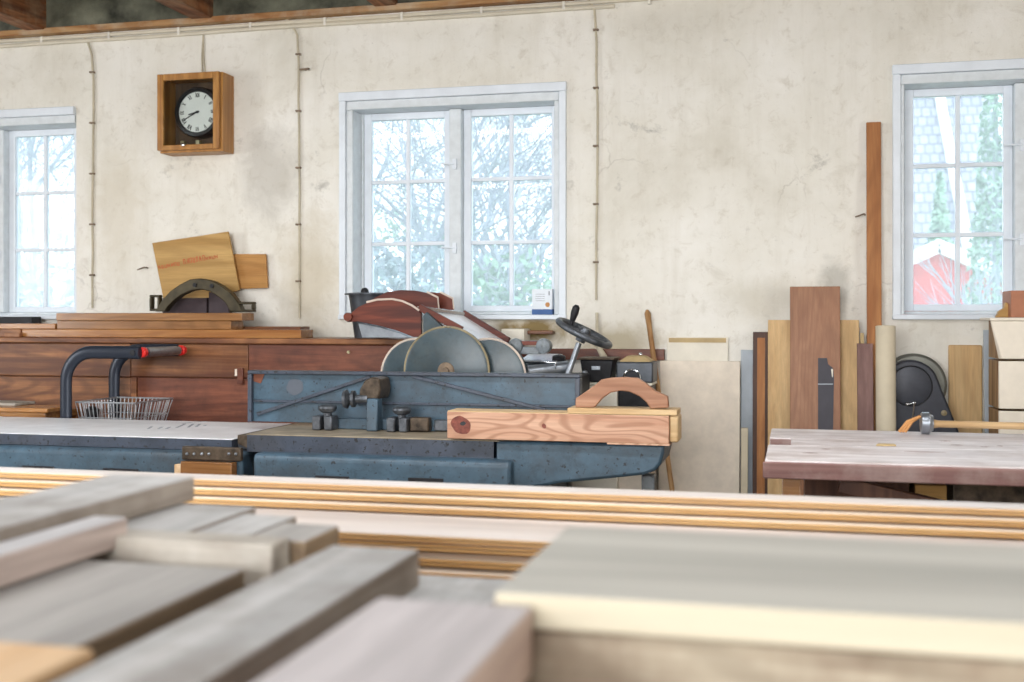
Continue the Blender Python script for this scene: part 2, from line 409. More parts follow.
# ------------------------------------------------------------------ mesh helpers
class MB:
    def __init__(s): s.bm = bmesh.new()

    def _hull(s, pts):
        vs = [s.bm.verts.new(q) for q in pts]
        return vs

    def box(s, x0, x1, y0, y1, z0, z1):
        v = [s.bm.verts.new(q) for q in ((x0, y0, z0), (x1, y0, z0), (x1, y1, z0), (x0, y1, z0), (x0, y0, z1), (x1, y0, z1), (x1, y1, z1), (x0, y1, z1))]
        for f in ((0, 3, 2, 1), (4, 5, 6, 7), (0, 1, 5, 4), (1, 2, 6, 5), (2, 3, 7, 6), (3, 0, 4, 7)):
            s.bm.faces.new([v[i] for i in f])
        return s

    def hexa(s, b, t):
        v = [s.bm.verts.new(q) for q in list(b) + list(t)]
        n = len(b)
        s.bm.faces.new(v[:n][::-1]); s.bm.faces.new(v[n:])
        for i in range(n):
            j = (i + 1) % n
            s.bm.faces.new((v[i], v[j], v[n + j], v[n + i]))
        return s

    def prism(s, pts, y0, y1):  # polygon in XZ, extruded along Y
        return s.hexa([(x, y0, z) for x, z in pts], [(x, y1, z) for x, z in pts])

    def prism_z(s, pts, z0, z1):
        return s.hexa([(x, y, z0) for x, y in pts], [(x, y, z1) for x, y in pts])

    def bar(s, a, b, w, h, up=(0, 0, 1)):
        a, b = Vector(a), Vector(b); d = (b - a).normalized()
        u = d.cross(Vector(up)).normalized() * w / 2; n = u.cross(d).normalized() * h / 2
        return s.hexa([a - u - n, a + u - n, a + u + n, a - u + n], [b - u - n, b + u - n, b + u + n, b - u + n])

    def cyl(s, a, b, r, r2=None, n=20):
        a, b = Vector(a), Vector(b); d = (b - a).normalized()
        up = Vector((0, 0, 1)) if abs(d.z) < .9 else Vector((1, 0, 0))
        u = d.cross(up).normalized(); w = u.cross(d)
        r2 = r if r2 is None else r2
        A = [a + (u * math.cos(2 * PI * i / n) + w * math.sin(2 * PI * i / n)) * r for i in range(n)]
        B = [b + (u * math.cos(2 * PI * i / n) + w * math.sin(2 * PI * i / n)) * r2 for i in range(n)]
        return s.hexa(A, B)

    def lathe(s, a, d, prof, n=28):  # prof: list of (along, radius)
        a, d = Vector(a), Vector(d).normalized()
        up = Vector((0, 0, 1)) if abs(d.z) < .9 else Vector((1, 0, 0))
        u = d.cross(up).normalized(); w = u.cross(d)
        rings = []
        for t, r in prof:
            rings.append([s.bm.verts.new(a + d * t + (u * math.cos(2 * PI * i / n) + w * math.sin(2 * PI * i / n)) * max(r, 1e-4)) for i in range(n)])
        for k in range(len(rings) - 1):
            for i in range(n):
                j = (i + 1) % n
                s.bm.faces.new((rings[k][i], rings[k][j], rings[k + 1][j], rings[k + 1][i]))
        s.bm.faces.new(rings[0][::-1]); s.bm.faces.new(rings[-1])
        return s

    def tube(s, path, r, n=10, closed=False):
        P = [Vector(q) for q in path]; m = len(P)
        R = r if isinstance(r, (list, tuple)) else [r] * m
        rings = []; u = None
        for i, q in enumerate(P):
            if closed: d = (P[(i + 1) % m] - P[i - 1])
            else: d = P[min(i + 1, m - 1)] - P[max(i - 1, 0)]
            d.normalize()
            if u is None:
                up = Vector((0, 0, 1)) if abs(d.z) < .9 else Vector((1, 0, 0))
                u = d.cross(up).normalized()
            else:
                u = (u - d * u.dot(d)).normalized()
            w = u.cross(d)
            rings.append([s.bm.verts.new(q + (u * math.cos(2 * PI * k / n) + w * math.sin(2 * PI * k / n)) * R[i]) for k in range(n)])
        for i in range(m if closed else m - 1):
            A, B = rings[i], rings[(i + 1) % m]
            for k in range(n):
                j = (k + 1) % n
                s.bm.faces.new((A[k], A[j], B[j], B[k]))
        if not closed:
            s.bm.faces.new(rings[0][::-1]); s.bm.faces.new(rings[-1])
        return s

    def torus(s, c, nrm, R, r, n=40, k=10, a0=0, a1=2 * PI):
        c, d = Vector(c), Vector(nrm).normalized()
        up = Vector((0, 0, 1)) if abs(d.z) < .9 else Vector((1, 0, 0))
        u = d.cross(up).normalized(); w = u.cross(d)
        full = abs(a1 - a0 - 2 * PI) < 1e-6
        N = n if full else n + 1
        return s.tube([c + (u * math.cos(a0 + (a1 - a0) * i / n) + w * math.sin(a0 + (a1 - a0) * i / n)) * R for i in range(N)], r, k, full)

    def ball(s, c, r, n=14, sz=1):
        c = Vector(c)
        return s.lathe(c - Vector((0, 0, r * sz)), (0, 0, 1), [(r * sz * (1 - math.cos(PI * i / n)), r * math.sin(PI * i / n)) for i in range(n + 1)], 20)


def _build(self, name, mat, parent=None, bevel=0, smooth=True, loc=None):
    bmesh.ops.recalc_face_normals(self.bm, faces=self.bm.faces)
    if parent is not None:
        root = parent
        while root.parent: root = root.parent
        o0 = Vector(root.location)
    elif loc is not None: o0 = Vector(loc)
    else:
        xs = [v.co for v in self.bm.verts]
        o0 = Vector(((min(q.x for q in xs) + max(q.x for q in xs)) / 2, (min(q.y for q in xs) + max(q.y for q in xs)) / 2, min(q.z for q in xs)))
    for v in self.bm.verts: v.co -= o0
    if smooth:
        for f in self.bm.faces: f.smooth = True
        for e in self.bm.edges:
            e.smooth = len(e.link_faces) == 2 and e.calc_face_angle(3) < .6
    me = bpy.data.meshes.new(name); self.bm.to_mesh(me); self.bm.free()
    me.materials.append(M[mat] if isinstance(mat, str) else mat)
    o = bpy.data.objects.new(name, me); COL.objects.link(o)
    if parent is None: o.location = o0
    else: o.parent = parent
    if bevel:
        b = o.modifiers.new('bevel', 'BEVEL'); b.width = bevel; b.segments = 2; b.limit_method = 'ANGLE'; b.angle_limit = .6
    return o
MB.build = _build


def tag(o, label=None, cat=None, group=None, kind=None):
    if label: o['label'] = label
    if cat: o['category'] = cat
    if group: o['group'] = group
    if kind: o['kind'] = kind
    return o


def thing(name, loc, label, cat, group=None):
    o = bpy.data.objects.new(name, None); o.empty_display_size = .1
    COL.objects.link(o); o.location = loc
    return tag(o, label, cat, group)


def struct(o): o['kind'] = 'structure'; return o


def board(name, x0, x1, y0, y1, z0, z1, mat, label, cat='board', group=None, bevel=.003, rot=None, parent=None):
    """a loose board; rot = (axis, angle) about its bottom centre"""
    o = MB().box(x0, x1, y0, y1, z0, z1).build(name, mat, parent, bevel)
    if rot:
        e = [0, 0, 0]; e['XYZ'.index(rot[0])] = rot[1]; o.rotation_euler = e
    return tag(o, label, cat, group)


# ------------------------------------------------------------------ room shell
WY = 6.2
XL, XR, YB, CZ = -7.4, 4.0, -4.5, 3.16
struct(MB().box(XL - .3, XR + .3, YB - .3, WY + .4, -.2, 0).build('floor', 'floor'))
win_x = [(-5.58, -4.29), (-2.554, -1.216), (.489, 1.81)]
w = MB()
xs = [XL - .3]
ZS, ZT = 1.35, 2.65
prev = XL - .3
for a, b in win_x:
    a2, b2 = a + .03, b - .03
    if b == -4.29: b2 = b
    w.box(prev, a2, WY, WY + .34, 0, CZ + .2)
    w.box(a2, b2, WY, WY + .34, 0, ZS + .005)
    w.box(a2, b2, WY, WY + .34, ZT - .03, CZ + .2)
    prev = b2
w.box(prev, XR + .3, WY, WY + .34, 0, CZ + .2)
struct(w.build('wall_back', 'plaster', smooth=False, loc=(0, WY, 0)))
# end walls and rear wall, closed and without windows
struct(MB().box(XL - .3, XL, YB, WY, 0, CZ + .2).build('wall_left', 'plaster_plain'))
struct(MB().box(XR, XR + .3, YB, WY, 0, CZ + .2).build('wall_right', 'plaster_plain'))
struct(MB().box(XL - .3, XR + .3, YB - .3, YB, 0, CZ + .2).build('wall_rear', 'plaster_plain'))
struct(MB().box(XL - .3, XR + .3, YB - .3, WY + .34, CZ + .16, CZ + .25).build('ceiling', 'insul'))
for k, jx in enumerate([-6.85, -5.7, -4.55, -3.42, -2.27, -1.12, .03, 1.18, 2.33, 3.48]):
    jx += .085
    tag(MB().box(jx - .13, jx, YB + .02, WY - .01, CZ - .04, CZ + .155).build('trim_%d' % (k + 2), 'joist', bevel=.004), kind='structure')
# wall plate along the top of the wall
struct(MB().box(XL + .02, XR - .02, WY - .07, WY - .001, 3.095, 3.13).build('trim_1', 'cornice', bevel=.003))
# rough dark gap and insulation roll edge above the plate
struct(MB().box(XL + .02, XR - .02, WY - .05, WY - .001, 3.131, 3.31).build('trim_12', 'insul'))


# ------------------------------------------------------------------ windows
def window(n, x0, x1, dy=0., wx0=None, wx1=None, li=.095, ri=.07, co=0.):
    r = bpy.data.objects.new('window_%d' % n, None); COL.objects.link(r)
    cx = (x0 + x1) / 2 + co
    r.location = (cx, WY, ZS); r['kind'] = 'structure'
    # architrave on the wall face
    a = wx0 if wx0 is not None else x0; b = wx1 if wx1 is not None else x1
    t = MB()
    t.box(a, b, WY - .028, WY + .03, ZT - .05, ZT)
    t.box(a + .002, a + .042, WY - .024, WY + .03, ZS + .01, ZT - .05)
    if wx1 is None: t.box(b - .042, b - .002, WY - .024, WY + .03, ZS + .01, ZT - .05)
    t.build('architrave', 'white', r, .004)
    MB().box(a - .0, b + (.0 if wx1 is None else -.002), WY - .035, WY + .05 + dy, ZS - .008, ZS + .018).build('window_sill', 'white', r, .004)
    f = MB()
    y0, y1 = WY + .035 + dy, WY + .14 + dy
    yf = WY - .012
    # flat casing boards close to the wall face, then a narrow reveal back to the sashes
    f.box(x0 + .043, x0 + li - .012, yf, y1, ZS + .019, ZT - .101)
    f.box(x1 - ri + .0, x1 - .043, yf if wx1 is None else y0, y1, ZS + .019, ZT - .101)
    f.box(x0 + .043, (x1 - .043) if wx1 is None else wx1 - .002, yf, y1, ZT - .10, ZT - .051)
    f.box(x0 + li - .0115, x0 + li, y0 - .0, y1, ZS + .0355, ZT - .1015)
    f.box(x0 + li, x1 - ri - .001, y0, y1, ZS + .019, ZS + .035)
    f.box(cx - .035, cx + .035, y0 - .04, y1, ZS + .036, ZT - .1015)
    f.build('window_frame', 'white_old', r, .004)
    for (p, q) in ((x0 + li + .001, cx - .036), (cx + .036, x1 - ri - .001)):
        g = MB(); Y0, Y1 = y0 + .012, y0 + .055
        zb, zt = ZS + .036, ZT - .101
        g.box(p, p + .045, Y0, Y1, zb, zt); g.box(q - .045, q, Y0, Y1, zb, zt)
        g.box(p + .045, q - .045, Y0, Y1, zb, zb + .035); g.box(p + .045, q - .045, Y0, Y1, zt - .04, zt)
        m = (p + q) / 2
        g.box(m - .012, m + .012, Y0 + .006, Y1 - .006, zb + .035, zt - .04)
        hh = (zt - .04 - zb - .035) / 3
        for k in (1, 2):
            z = zb + .035 + hh * k
            g.box(p + .045, q - .045, Y0 + .007, Y1 - .007, z - .011, z + .011)
        s_ = g.build('sash', 'white', r, .003)
        MB().box(p + .04, q - .04, Y0 + .018, Y0 + .022, zb + .03, zt - .035).build('pane', 'glass', s_, smooth=False)
    h = MB()
    for z in (ZS + .4, ZT - .42):
        h.box(cx - .012, cx + .012, y0 - .055, y0 - .0405, z - .03, z + .03)
        h.cyl((cx - .0, y0 - .055, z), (cx - .085, y0 - .035, z + .006), .005)
    h.build('window_latch', 'white', r, .002)
    return r


window(1, -5.59, -4.26, .11, -5.54, -4.292, li=.11, ri=.11)
window(2, -2.554, -1.216, .09)
window(3, .489, 1.81, .09, li=.072, ri=.11, co=-.022)

# ------------------------------------------------------------------ cables and conduits on the wall
for k, (dz, r, lab) in enumerate(((0, .011, 'pale upper cable clipped under the wooden wall plate along the top of the wall'),
                                  (-.026, .012, 'pale lower cable running along the top of the wall just below the other'))):
    y = WY - .012
    pts = [(XL + .1, y, 3.077 + dz)] + [(x, y - .004 * (i % 2), 3.077 + dz + random.uniform(-.004, .004)) for i, x in enumerate([-6.5, -5.8, -5.1, -4.4, -3.7, -3.0, -2.3, -1.7])]
    pts += [(-1.2, y, 3.077 + dz), (-.95, y, 3.075 + dz)] if k else [(-1.2, y, 3.077), (XR - .1, y, 3.08)]
    c = MB().tube(pts, r, 8).build('wall_cable', 'cable_white')
    tag(c, lab, 'cable', 'cables along the top of the wall')
    if k == 0:
        for i in range(14):
            x = -6.4 + i * .47
            MB().box(x - .008, x + .008, WY - .026, WY - .001, 3.045, 3.092).build('cable_clip', 'clip', c, .003)


def conduit(px, ytop, ybot, label, bend, mat='cable_tan'):
    x = ax(px, WY); zt = az(px, ytop, WY); zb = az(px, ybot, WY)
    pts = [(x + bend, WY - .012, zt + .12), (x + bend * .5, WY - .014, zt + .08), (x + bend * .1, WY - .014, zt)]
    n = 9
    for i in range(1, n + 1):
        pts.append((x + random.uniform(-.005, .005), WY - .013, zt + (zb - zt) * i / n))
    c = MB().tube(pts, .0065, 8).build('conduit', mat)
    tag(c, label, 'conduit', 'conduits running down the wall')
    for i in range(5):
        z = zt + (zb - zt) * (i + .35) / 5
        m_ = MB().box(x - .013, x + .010, WY - .022, WY - .001, z - .005, z + .005)
        m_.cyl((x - .014, WY - .024, z), (x - .014, WY - .001, z), .006, n=10)
        m_.build('conduit_clip', 'rust', c, .001)
    return c


conduit(94, 55, 308, 'thin cable dropping down the wall right of the leftmost window', -.07)
conduit(300, 35, 318, 'thin cable dropping down the wall between the clock and the middle window', -.12)
conduit(597, 10, 300, 'thin cable dropping down the wall right of the middle window', -.12)
# old iron hook beside the second conduit
x, z = at(306, 70, WY)
tag(MB().tube([(x - .03, WY - .02, z), (x + .03, WY - .03, z)], .006, 8).cyl((x, WY - .03, z), (x, WY + .001, z), .005).build('wall_hook', 'rust'),
    'small rusty hook on the wall right of the clock', 'hook')
for px, py, lab in ((148, 268, 'bent nail with wire on the wall left of the tan board'), (865, 215, 'rusty nail on the wall beside the tall narrow post')):
    x, z = at(px, py, WY)
    tag(MB().tube([(x, WY + .002, z), (x - .005, WY - .03, z + .004), (x - .05, WY - .035, z - .012)], .004, 8).build('wall_nail', 'rust'), lab, 'nail')

# ------------------------------------------------------------------ wall clock in its glazed case
cx0, cx1 = ax(159, 6.05), ax(222, 6.05)
cz1, cz0 = az(190, 73, 6.05), az(190, 152, 6.05)
ck = thing('wall_clock', ((cx0 + cx1) / 2, WY, cz0), 'old round clock in a square glazed oak case hanging on the plaster wall', 'clock')
c = MB(); t = .028
c.box(cx0, cx0 + t, 6.06, WY - .002, cz0, cz1); c.box(cx1 - t, cx1, 6.06, WY - .002, cz0, cz1)
c.box(cx0 + t, cx1 - t, 6.06, WY - .002, cz1 - t, cz1); c.box(cx0 + t, cx1 - t, 6.06, WY - .002, cz0, cz0 + t)
c.build('case', 'clockwood', ck, .004)
MB().box(cx0 + t, cx1 - t, WY - .012, WY - .002, cz0 + t, cz1 - t).build('backboard', 'clockback', ck)
d = MB(); t = .038
y0, y1 = 6.032, 6.058
a, b, e, f = cx0 - .003, cx1 - .012, cz0 + .012, cz1 - .002
d.box(a, a + t, y0, y1, e, f); d.box(b - t, b, y0, y1, e, f); d.box(a + t, b - t, y0, y1, f - t, f); d.box(a + t, b - t, y0, y1, e, e + t * .8)
door = d.build('case_door', 'clockwood', ck, .004)
MB().box(a + t - .004, b - t + .004, 6.046, 6.049, e + t * .75, f - t + .004).build('glass_pane', 'glass_clear', door, smooth=False)
kn = ((a + b) / 2 - .02, 6.03, e + .025)
MB().lathe(kn, (0, -1, 0), [(0, .004), (.01, .004), (.013, .010), (.02, .010), (.023, .004)], 14).build('knob', 'chrome', door)
ccx, ccz, R = (a + b) / 2 + .012, (e + f) / 2 + .010, .150
MB().lathe((ccx, WY - .012, ccz), (0, -1, 0), [(0, R), (.06, R), (.075, R - .008), (.078, R - .024), (.07, R - .03), (.06, R - .03)], 48).build('clock_rim', 'black', ck)
dl = MB().lathe((ccx, WY - .07, ccz), (0, -1, 0), [(0, R - .029), (.006, R - .029), (.0062, 0.0)], 48).build('dial', 'dial', ck)
yd = WY - .0775


def stroke(mb, x0, z0, x1, z1, wd, y=yd):
    d = Vector((x1 - x0, 0, z1 - z0)); L = d.length
    n = Vector((-d.z, 0, d.x)) / L * wd / 2
    A = Vector((x0, y, z0)); B = Vector((x1, y, z1))
    lo = [A - n, B - n, B + n, A + n]
    mb.hexa([q + Vector((0, .0012, 0)) for q in lo], lo)


nm = MB()
rom = ['XII', 'I', 'II', 'III', 'IIII', 'V', 'VI', 'VII', 'VIII', 'IX', 'X', 'XI']
cw = {'I': .007, 'V': .015, 'X': .015}
for h, s_ in enumerate(rom):
    an = PI / 2 - h * PI / 6
    rad = Vector((math.cos(an), math.sin(an))); tan_ = Vector((math.sin(an), -math.cos(an)))
    tot = sum(cw[q] for q in s_); x = -tot / 2
    r0, r1 = .088, .113
    for q in s_:
        xc = x + cw[q] / 2; x += cw[q]
        def pt(tt, rr): v = rad * rr + tan_ * tt; return ccx + v.x, ccz + v.y
        if q == 'I': stroke(nm, *pt(xc, r0), *pt(xc, r1), .0042)
        if q == 'V': stroke(nm, *pt(xc, r0), *pt(xc - .005, r1), .004); stroke(nm, *pt(xc, r0), *pt(xc + .005, r1), .0022)
        if q == 'X': stroke(nm, *pt(xc + .005, r0), *pt(xc - .005, r1), .004); stroke(nm, *pt(xc - .005, r0), *pt(xc + .005, r1), .0022)
for k in range(60):
    an = 2 * PI * k / 60; stroke(nm, ccx + .116 * math.cos(an), ccz + .116 * math.sin(an), ccx + .119 * math.cos(an), ccz + .119 * math.sin(an), .0012)
nm.build('numerals', 'ink', dl, smooth=False)
hd = MB()
for deg, L, wd in ((90 - 243, .098, .0055), (90 - 256, .058, .007)):
    an = math.radians(deg); stroke(hd, ccx - .015 * math.cos(an), ccz - .015 * math.sin(an), ccx + L * math.cos(an), ccz + L * math.sin(an), wd, yd - .004)
hd.cyl((ccx, yd + .002, ccz), (ccx, yd - .007, ccz), .008)
hd.build('clock_hands', 'ink', ck, smooth=False)
for q in (-.07, .03):
    MB().box(ccx - .045 + q - .012, ccx - .045 + q + .012, WY - .05, WY - .012, e + t + .01, e + t + .035).build('brass_bracket', 'brass', ck, .002)
x = (cx0 + cx1) / 2 + .0
tag(MB().tube([(x, WY - .006, cz1 + .001), (x - .004, WY - .008, cz1 + .12), (x + .004, WY - .006, 3.04)], .005, 8).tube([(x + .02, WY - .006, cz1 + .001), (x + .008, WY - .008, cz1 + .12), (x + .004, WY - .006, 3.05)], .004, 8).build('hanging_cord', 'cable_tan'),
    'thin doubled cord running up the wall from the top of the clock case', 'cord')

# ------------------------------------------------------------------ boards hung on the wall, top left
def quad_board(name, px, Y, th, mat, label, cat):
    pts = [at(a, b, Y) for a, b in px]
    return tag(MB().prism(pts, Y, Y + th).build(name, mat, None, .002), label, cat)


o = quad_board('plywood_sheet', [(152, 243), (228, 231.5), (239.5, 290), (166, 312)], 6.13, .014, 'ply_tan', 'tilted tan plywood sheet with a faded red stamp on the wall under the clock', 'plywood')
st = MB(); st2 = MB(); random.seed(4)
p0, p1 = Vector(at(159, 269, 6.13)), Vector(at(218, 258, 6.13))
dv = (p1 - p0); L = dv.length; dv /= L; nv = Vector((-dv.y, dv.x))
q = 0
while q < L:
    cur = st if q < .4 * L else st2
    h = .03 if .42 * L < q < .8 * L else .02
    if not (.36 * L < q < .42 * L):
        for kk in range(2):
            A = p0 + dv * (q + kk * .010); B = A + nv * h + dv * random.uniform(-.004, .004)
            stroke(cur, A.x, A.y, B.x, B.y, .004, 6.1285)
        A = p0 + dv * q + nv * random.choice((0, h / 2, h)); B = A + dv * .012
        stroke(cur, A.x, A.y, B.x, B.y, .004, 6.1285)
    q += .021
st.build('red_stamp', 'stamp', o, smooth=False)
st2.build('red_stamp', 'stamp', o, smooth=False)
quad_board('plywood_offcut', [(232, 254), (265.5, 254), (267.5, 288), (234, 289)], 6.165, .016, 'ply_tan2', 'small square amber plywood offcut on the wall beside the tilted stamped sheet', 'plywood')
random.seed(12)

# ------------------------------------------------------------------ brown bench along the wall
BY = 5.70
BT = 1.24
bx0, bx1 = -6.3, ax(402, BY)
b_ = thing('storage_bench', ((bx0 + bx1) / 2, 5.93, 0), 'long dark brown wooden bench with plank front standing under the windows', 'bench')
MB().box(bx0 - .01, bx1 + .02, BY - .02, 6.17, BT - .03, BT).build('bench_top', 'bench', b_, .005)
xm = ax(131, BY); xq = ax(248, BY)
for i in range(5):
    zt = BT - .034 - i * .19
    MB().box(bx0, xm - .003, BY, BY + .03, zt - .186, zt).build('front_plank', 'bench', b_, .004)
for i in range(5):
    zt = BT - .034 - i * .19
    MB().box(xq + .003, bx1, BY, BY + .03, zt - .186, zt).build('front_plank', 'bench_red', b_, .004)
zp = az(190, 378, BY)
MB().box(xm, xq, BY, BY + .03, zp + .004, BT - .034).build('front_plank', 'bench', b_, .004)
MB().box(xm, xm + .035, BY - .004, BY + .03, .12, zp).build('front_stile', 'bench', b_, .003)
MB().box(xm + .037, xq, BY + .004, BY + .03, .12, zp).build('drawer_front', 'bench_red', b_, .004)
x = ax(241, BY)
MB().box(x - .015, x + .02, BY - .02, BY, az(241, 384, BY), az(241, 368, BY)).build('wooden_stop', 'bench_red', b_, .003)
MB().box(x - .035, x - .017, BY - .004, BY, az(241, 376, BY), az(241, 369, BY)).build('paper_tag', 'pale_ply', b_)
x = ax(349, BY)
MB().cyl((x, BY - .012, az(349, 352, BY)), (x, BY, az(349, 352, BY)), .008).build('brass_screw', 'brass', b_)
MB().box(bx0, bx1, BY + .03, 6.16, 0.02, BT - .031).build('bench_carcass', 'bench', b_)
MB().box(bx0 + .02, bx1 - .02, BY + .04, BY + .06, 0, .03).build('plinth', 'bench', b_)

# boards lying on the bench
bd = [(22, 330, 301, 338, 5.74, 5.90, 'pineboard', 'amber board lying lowest on the brown bench, longest of the stack'),
      (57, 320.5, 231, 329.6, 5.75, 5.90, 'oakboard', 'brown board in the middle of the stack on the brown bench'),
      (56, 312.8, 242, 320.2, 5.735, 5.88, 'oakboard', 'brown oak board topmost of the stack on the brown bench')]
zs = [BT, BT + .046, BT + .046 + .049]
hs = [.046, .049, .043]
for (a, b, c_, d_, y0, y1, mt, lab), z0, h in zip(bd, zs, hs):
    board('board', ax(a, y0), ax(c_, y0), y0, y1, z0 + .0005, z0 + h, mt, lab)
ZST = BT + .138
board('board', -6.1, ax(57, 5.76) - .012, 5.76, 5.90, BT + .0475, BT + .078, 'pineboard', 'short amber board on the bench below the leftmost window')
board('board', -6.1, ax(22, 5.74) - .01, 5.74, 5.90, BT + .0005, BT + .046, 'bench', 'brown board end lying on the bench, lowest at the far left')
board('wood_block', ax(6, 5.72), ax(21, 5.72), 5.705, 5.735, BT + .0005, BT + .024, 'mahog', 'small reddish wood offcut lying on the left end of the brown bench', 'wood block')
board('board', ax(231, 5.93), ax(301, 5.93), 5.92, 6.05, BT + .0005, BT + .062, 'bench', 'dark brown board end lying behind the stack on the brown bench')
board('board', -6.0, ax(34, 6.05), 6.03, 6.12, BT + .0005, BT + .118, 'iron_black', 'dark thin strip lying on the bench just below the leftmost window')
# support block behind the stack carrying the iron frame
board('wood_block', ax(148, 5.93), ax(229, 5.93), 5.92, 6.06, BT + .0005, BT + .132, 'purple', 'dark block behind the stacked boards under the arched iron frame', 'wood block')

# arched dark frame standing on the stack
Y = 5.965
zf = BT + .1325
fr = thing('arched_frame', (ax(200, Y), Y, zf), 'dark arched iron frame with slotted feet standing on the brown bench', 'iron frame')
cx = ax(200, Y); cz = az(200, 277, Y)
outer = [(157, 311), (164, 300), (172, 291), (182, 284), (192, 279), (202, 278), (213, 280), (223, 285), (233, 293), (240, 302), (244, 311)]
inner = [(232, 311), (227, 302), (220, 296), (212, 291), (203, 289), (194, 290), (184, 294), (176, 300), (170, 306), (167, 311)]
pts = [at(a, b + .5, Y) for a, b in outer + inner]
pts = [(x, max(z, zf)) for x, z in pts]
MB().prism(pts, Y - .025, Y + .03).build('arch', 'leather', fr, .005)
for (a0, b0, a1, b1) in ((151, 295, 161, 311), (231, 302, 255, 312)):
    x0, z1 = at(a0, b0, Y); x1, z0 = at(a1, b1, Y); z0 = max(z0, zf)
    m_ = MB(); t = .014
    m_.box(x0, x1, Y - .02, Y + .02, z1 - t, z1); m_.box(x0, x1, Y - .02, Y + .02, z0, z0 + t)
    m_.box(x0, x0 + t, Y - .02, Y + .02, z0 + t, z1 - t); m_.box(x1 - t, x1, Y - .02, Y + .02, z0 + t, z1 - t)
    m_.build('slotted_foot', 'leather', fr, .005)
m_ = MB()
for a, b in ((195, 285), (212, 286)):
    x, z = at(a, b, Y - .025); m_.cyl((x, Y - .032, z), (x, Y - .024, z), .012)
m_.build('rivets', 'iron_black', fr)
x0, x1 = ax(163, 6.08), ax(207, 6.08)
board('storage_box', x0, x1, 6.075, 6.12, BT + .0005, az(180, 298, 6.09), 'purple', 'dark purplish box behind the arched iron frame, left of two', 'box', group='dark boxes behind the arched frame')
x0, x1 = ax(209, 6.08), ax(229, 6.08)
board('storage_box', x0, x1, 6.075, 6.12, BT + .0005, az(218, 292, 6.09), 'purple', 'dark purplish box behind the arched iron frame, right of two', 'box', group='dark boxes behind the arched frame')

# ------------------------------------------------------------------ dark bucket behind the machine
Y = 5.92
x = ax(372, Y); zt = az(372, 293, Y); zb = az(372, 335, Y)
bk = thing('metal_bin', (x, Y, BT), 'dark metal bin with a flanged rim and lid knob under the middle window', 'bin')
MB().lathe((x, Y, BT + .001), (0, 0, 1), [(0, .095), (zt - BT - .03, .125), (zt - BT - .012, .128), (zt - BT - .011, .15), (zt - BT - .005, .15), (zt - BT, .12)], 28).build('bin_body', 'bucket', bk)
MB().ball((x - .015, Y - .07, zt + .006), .022).build('lid_knob', 'iron_black', bk)

# ------------------------------------------------------------------ hand trolley with wire basket
Y1, Y2 = 5.17, 5.60
tr_x = ax(66, Y1)
hz_ = az(66, 352, Y1)
xe = ax(138.5, Y1)
tl_ = thing('hand_trolley', (tr_x, (Y1 + Y2) / 2, 0), 'dark grey tubular trolley with red-capped chrome push bar and wire basket', 'trolley')
rb = .15
for Yk in (Y1, Y2):
    pts = [(tr_x, Yk, .12), (tr_x, Yk, .6), (tr_x, Yk, hz_ - rb)]
    for i in range(1, 9):
        a = PI - i * PI / 16
        pts.append((tr_x + rb + rb * math.cos(a), Yk, hz_ - rb + rb * math.sin(a)))
    pts.append((xe + (.008 if Yk == Y1 else -.03), Yk, hz_))
    m_ = MB(); P = [Vector(q) for q in pts]
    # flat-oval tube
    rings = []
    for i, q in enumerate(P):
        d = (P[min(i + 1, len(P) - 1)] - P[max(i - 1, 0)]).normalized()
        n = d.cross(Vector((0, 1, 0))).normalized()
        rings.append([m_.bm.verts.new(q + n * .033 * math.cos(k * PI / 8) + Vector((0, 1, 0)) * .018 * math.sin(k * PI / 8)) for k in range(16)])
    for A, B in zip(rings, rings[1:]):
        for k in range(16): m_.bm.faces.new((A[k], A[(k + 1) % 16], B[(k + 1) % 16], B[k]))
    m_.bm.faces.new(rings[0]); m_.bm.faces.new(rings[-1])
    m_.build('handle_arm', 'tube', tl_)
MB().cyl((xe, Y1 + .07, hz_), (xe, Y2 - .05, hz_), .024, n=24).build('push_bar', 'steel_part', tl_)
for Yk in (Y1 + .036, Y2 - .012):
    MB().cyl((xe, Yk - .017, hz_), (xe, Yk + .017, hz_), .027, n=28).build('end_cap', 'redplastic', tl_, .006)
MB().cyl((xe - .022, Y1 - .022, hz_), (xe - .022, Y1 - .016, hz_), .014).build('bolt', 'iron_black', tl_)
MB().box(tr_x - .03, tr_x + .72, Y1 - .02, Y2 + .02, .14, .18).build('platform', 'tube', tl_, .01)
for a in (tr_x + .05, tr_x + .63):
    for Yk in (Y1 + .01, Y2 - .01):
        MB().cyl((a, Yk - .015, .07), (a, Yk + .015, .07), .07, n=28).build('wheel', 'iron_black', tl_, .006)
        MB().box(a - .02, a + .02, Yk - .012, Yk + .012, .07, .145).build('caster_fork', 'steel_part', tl_)
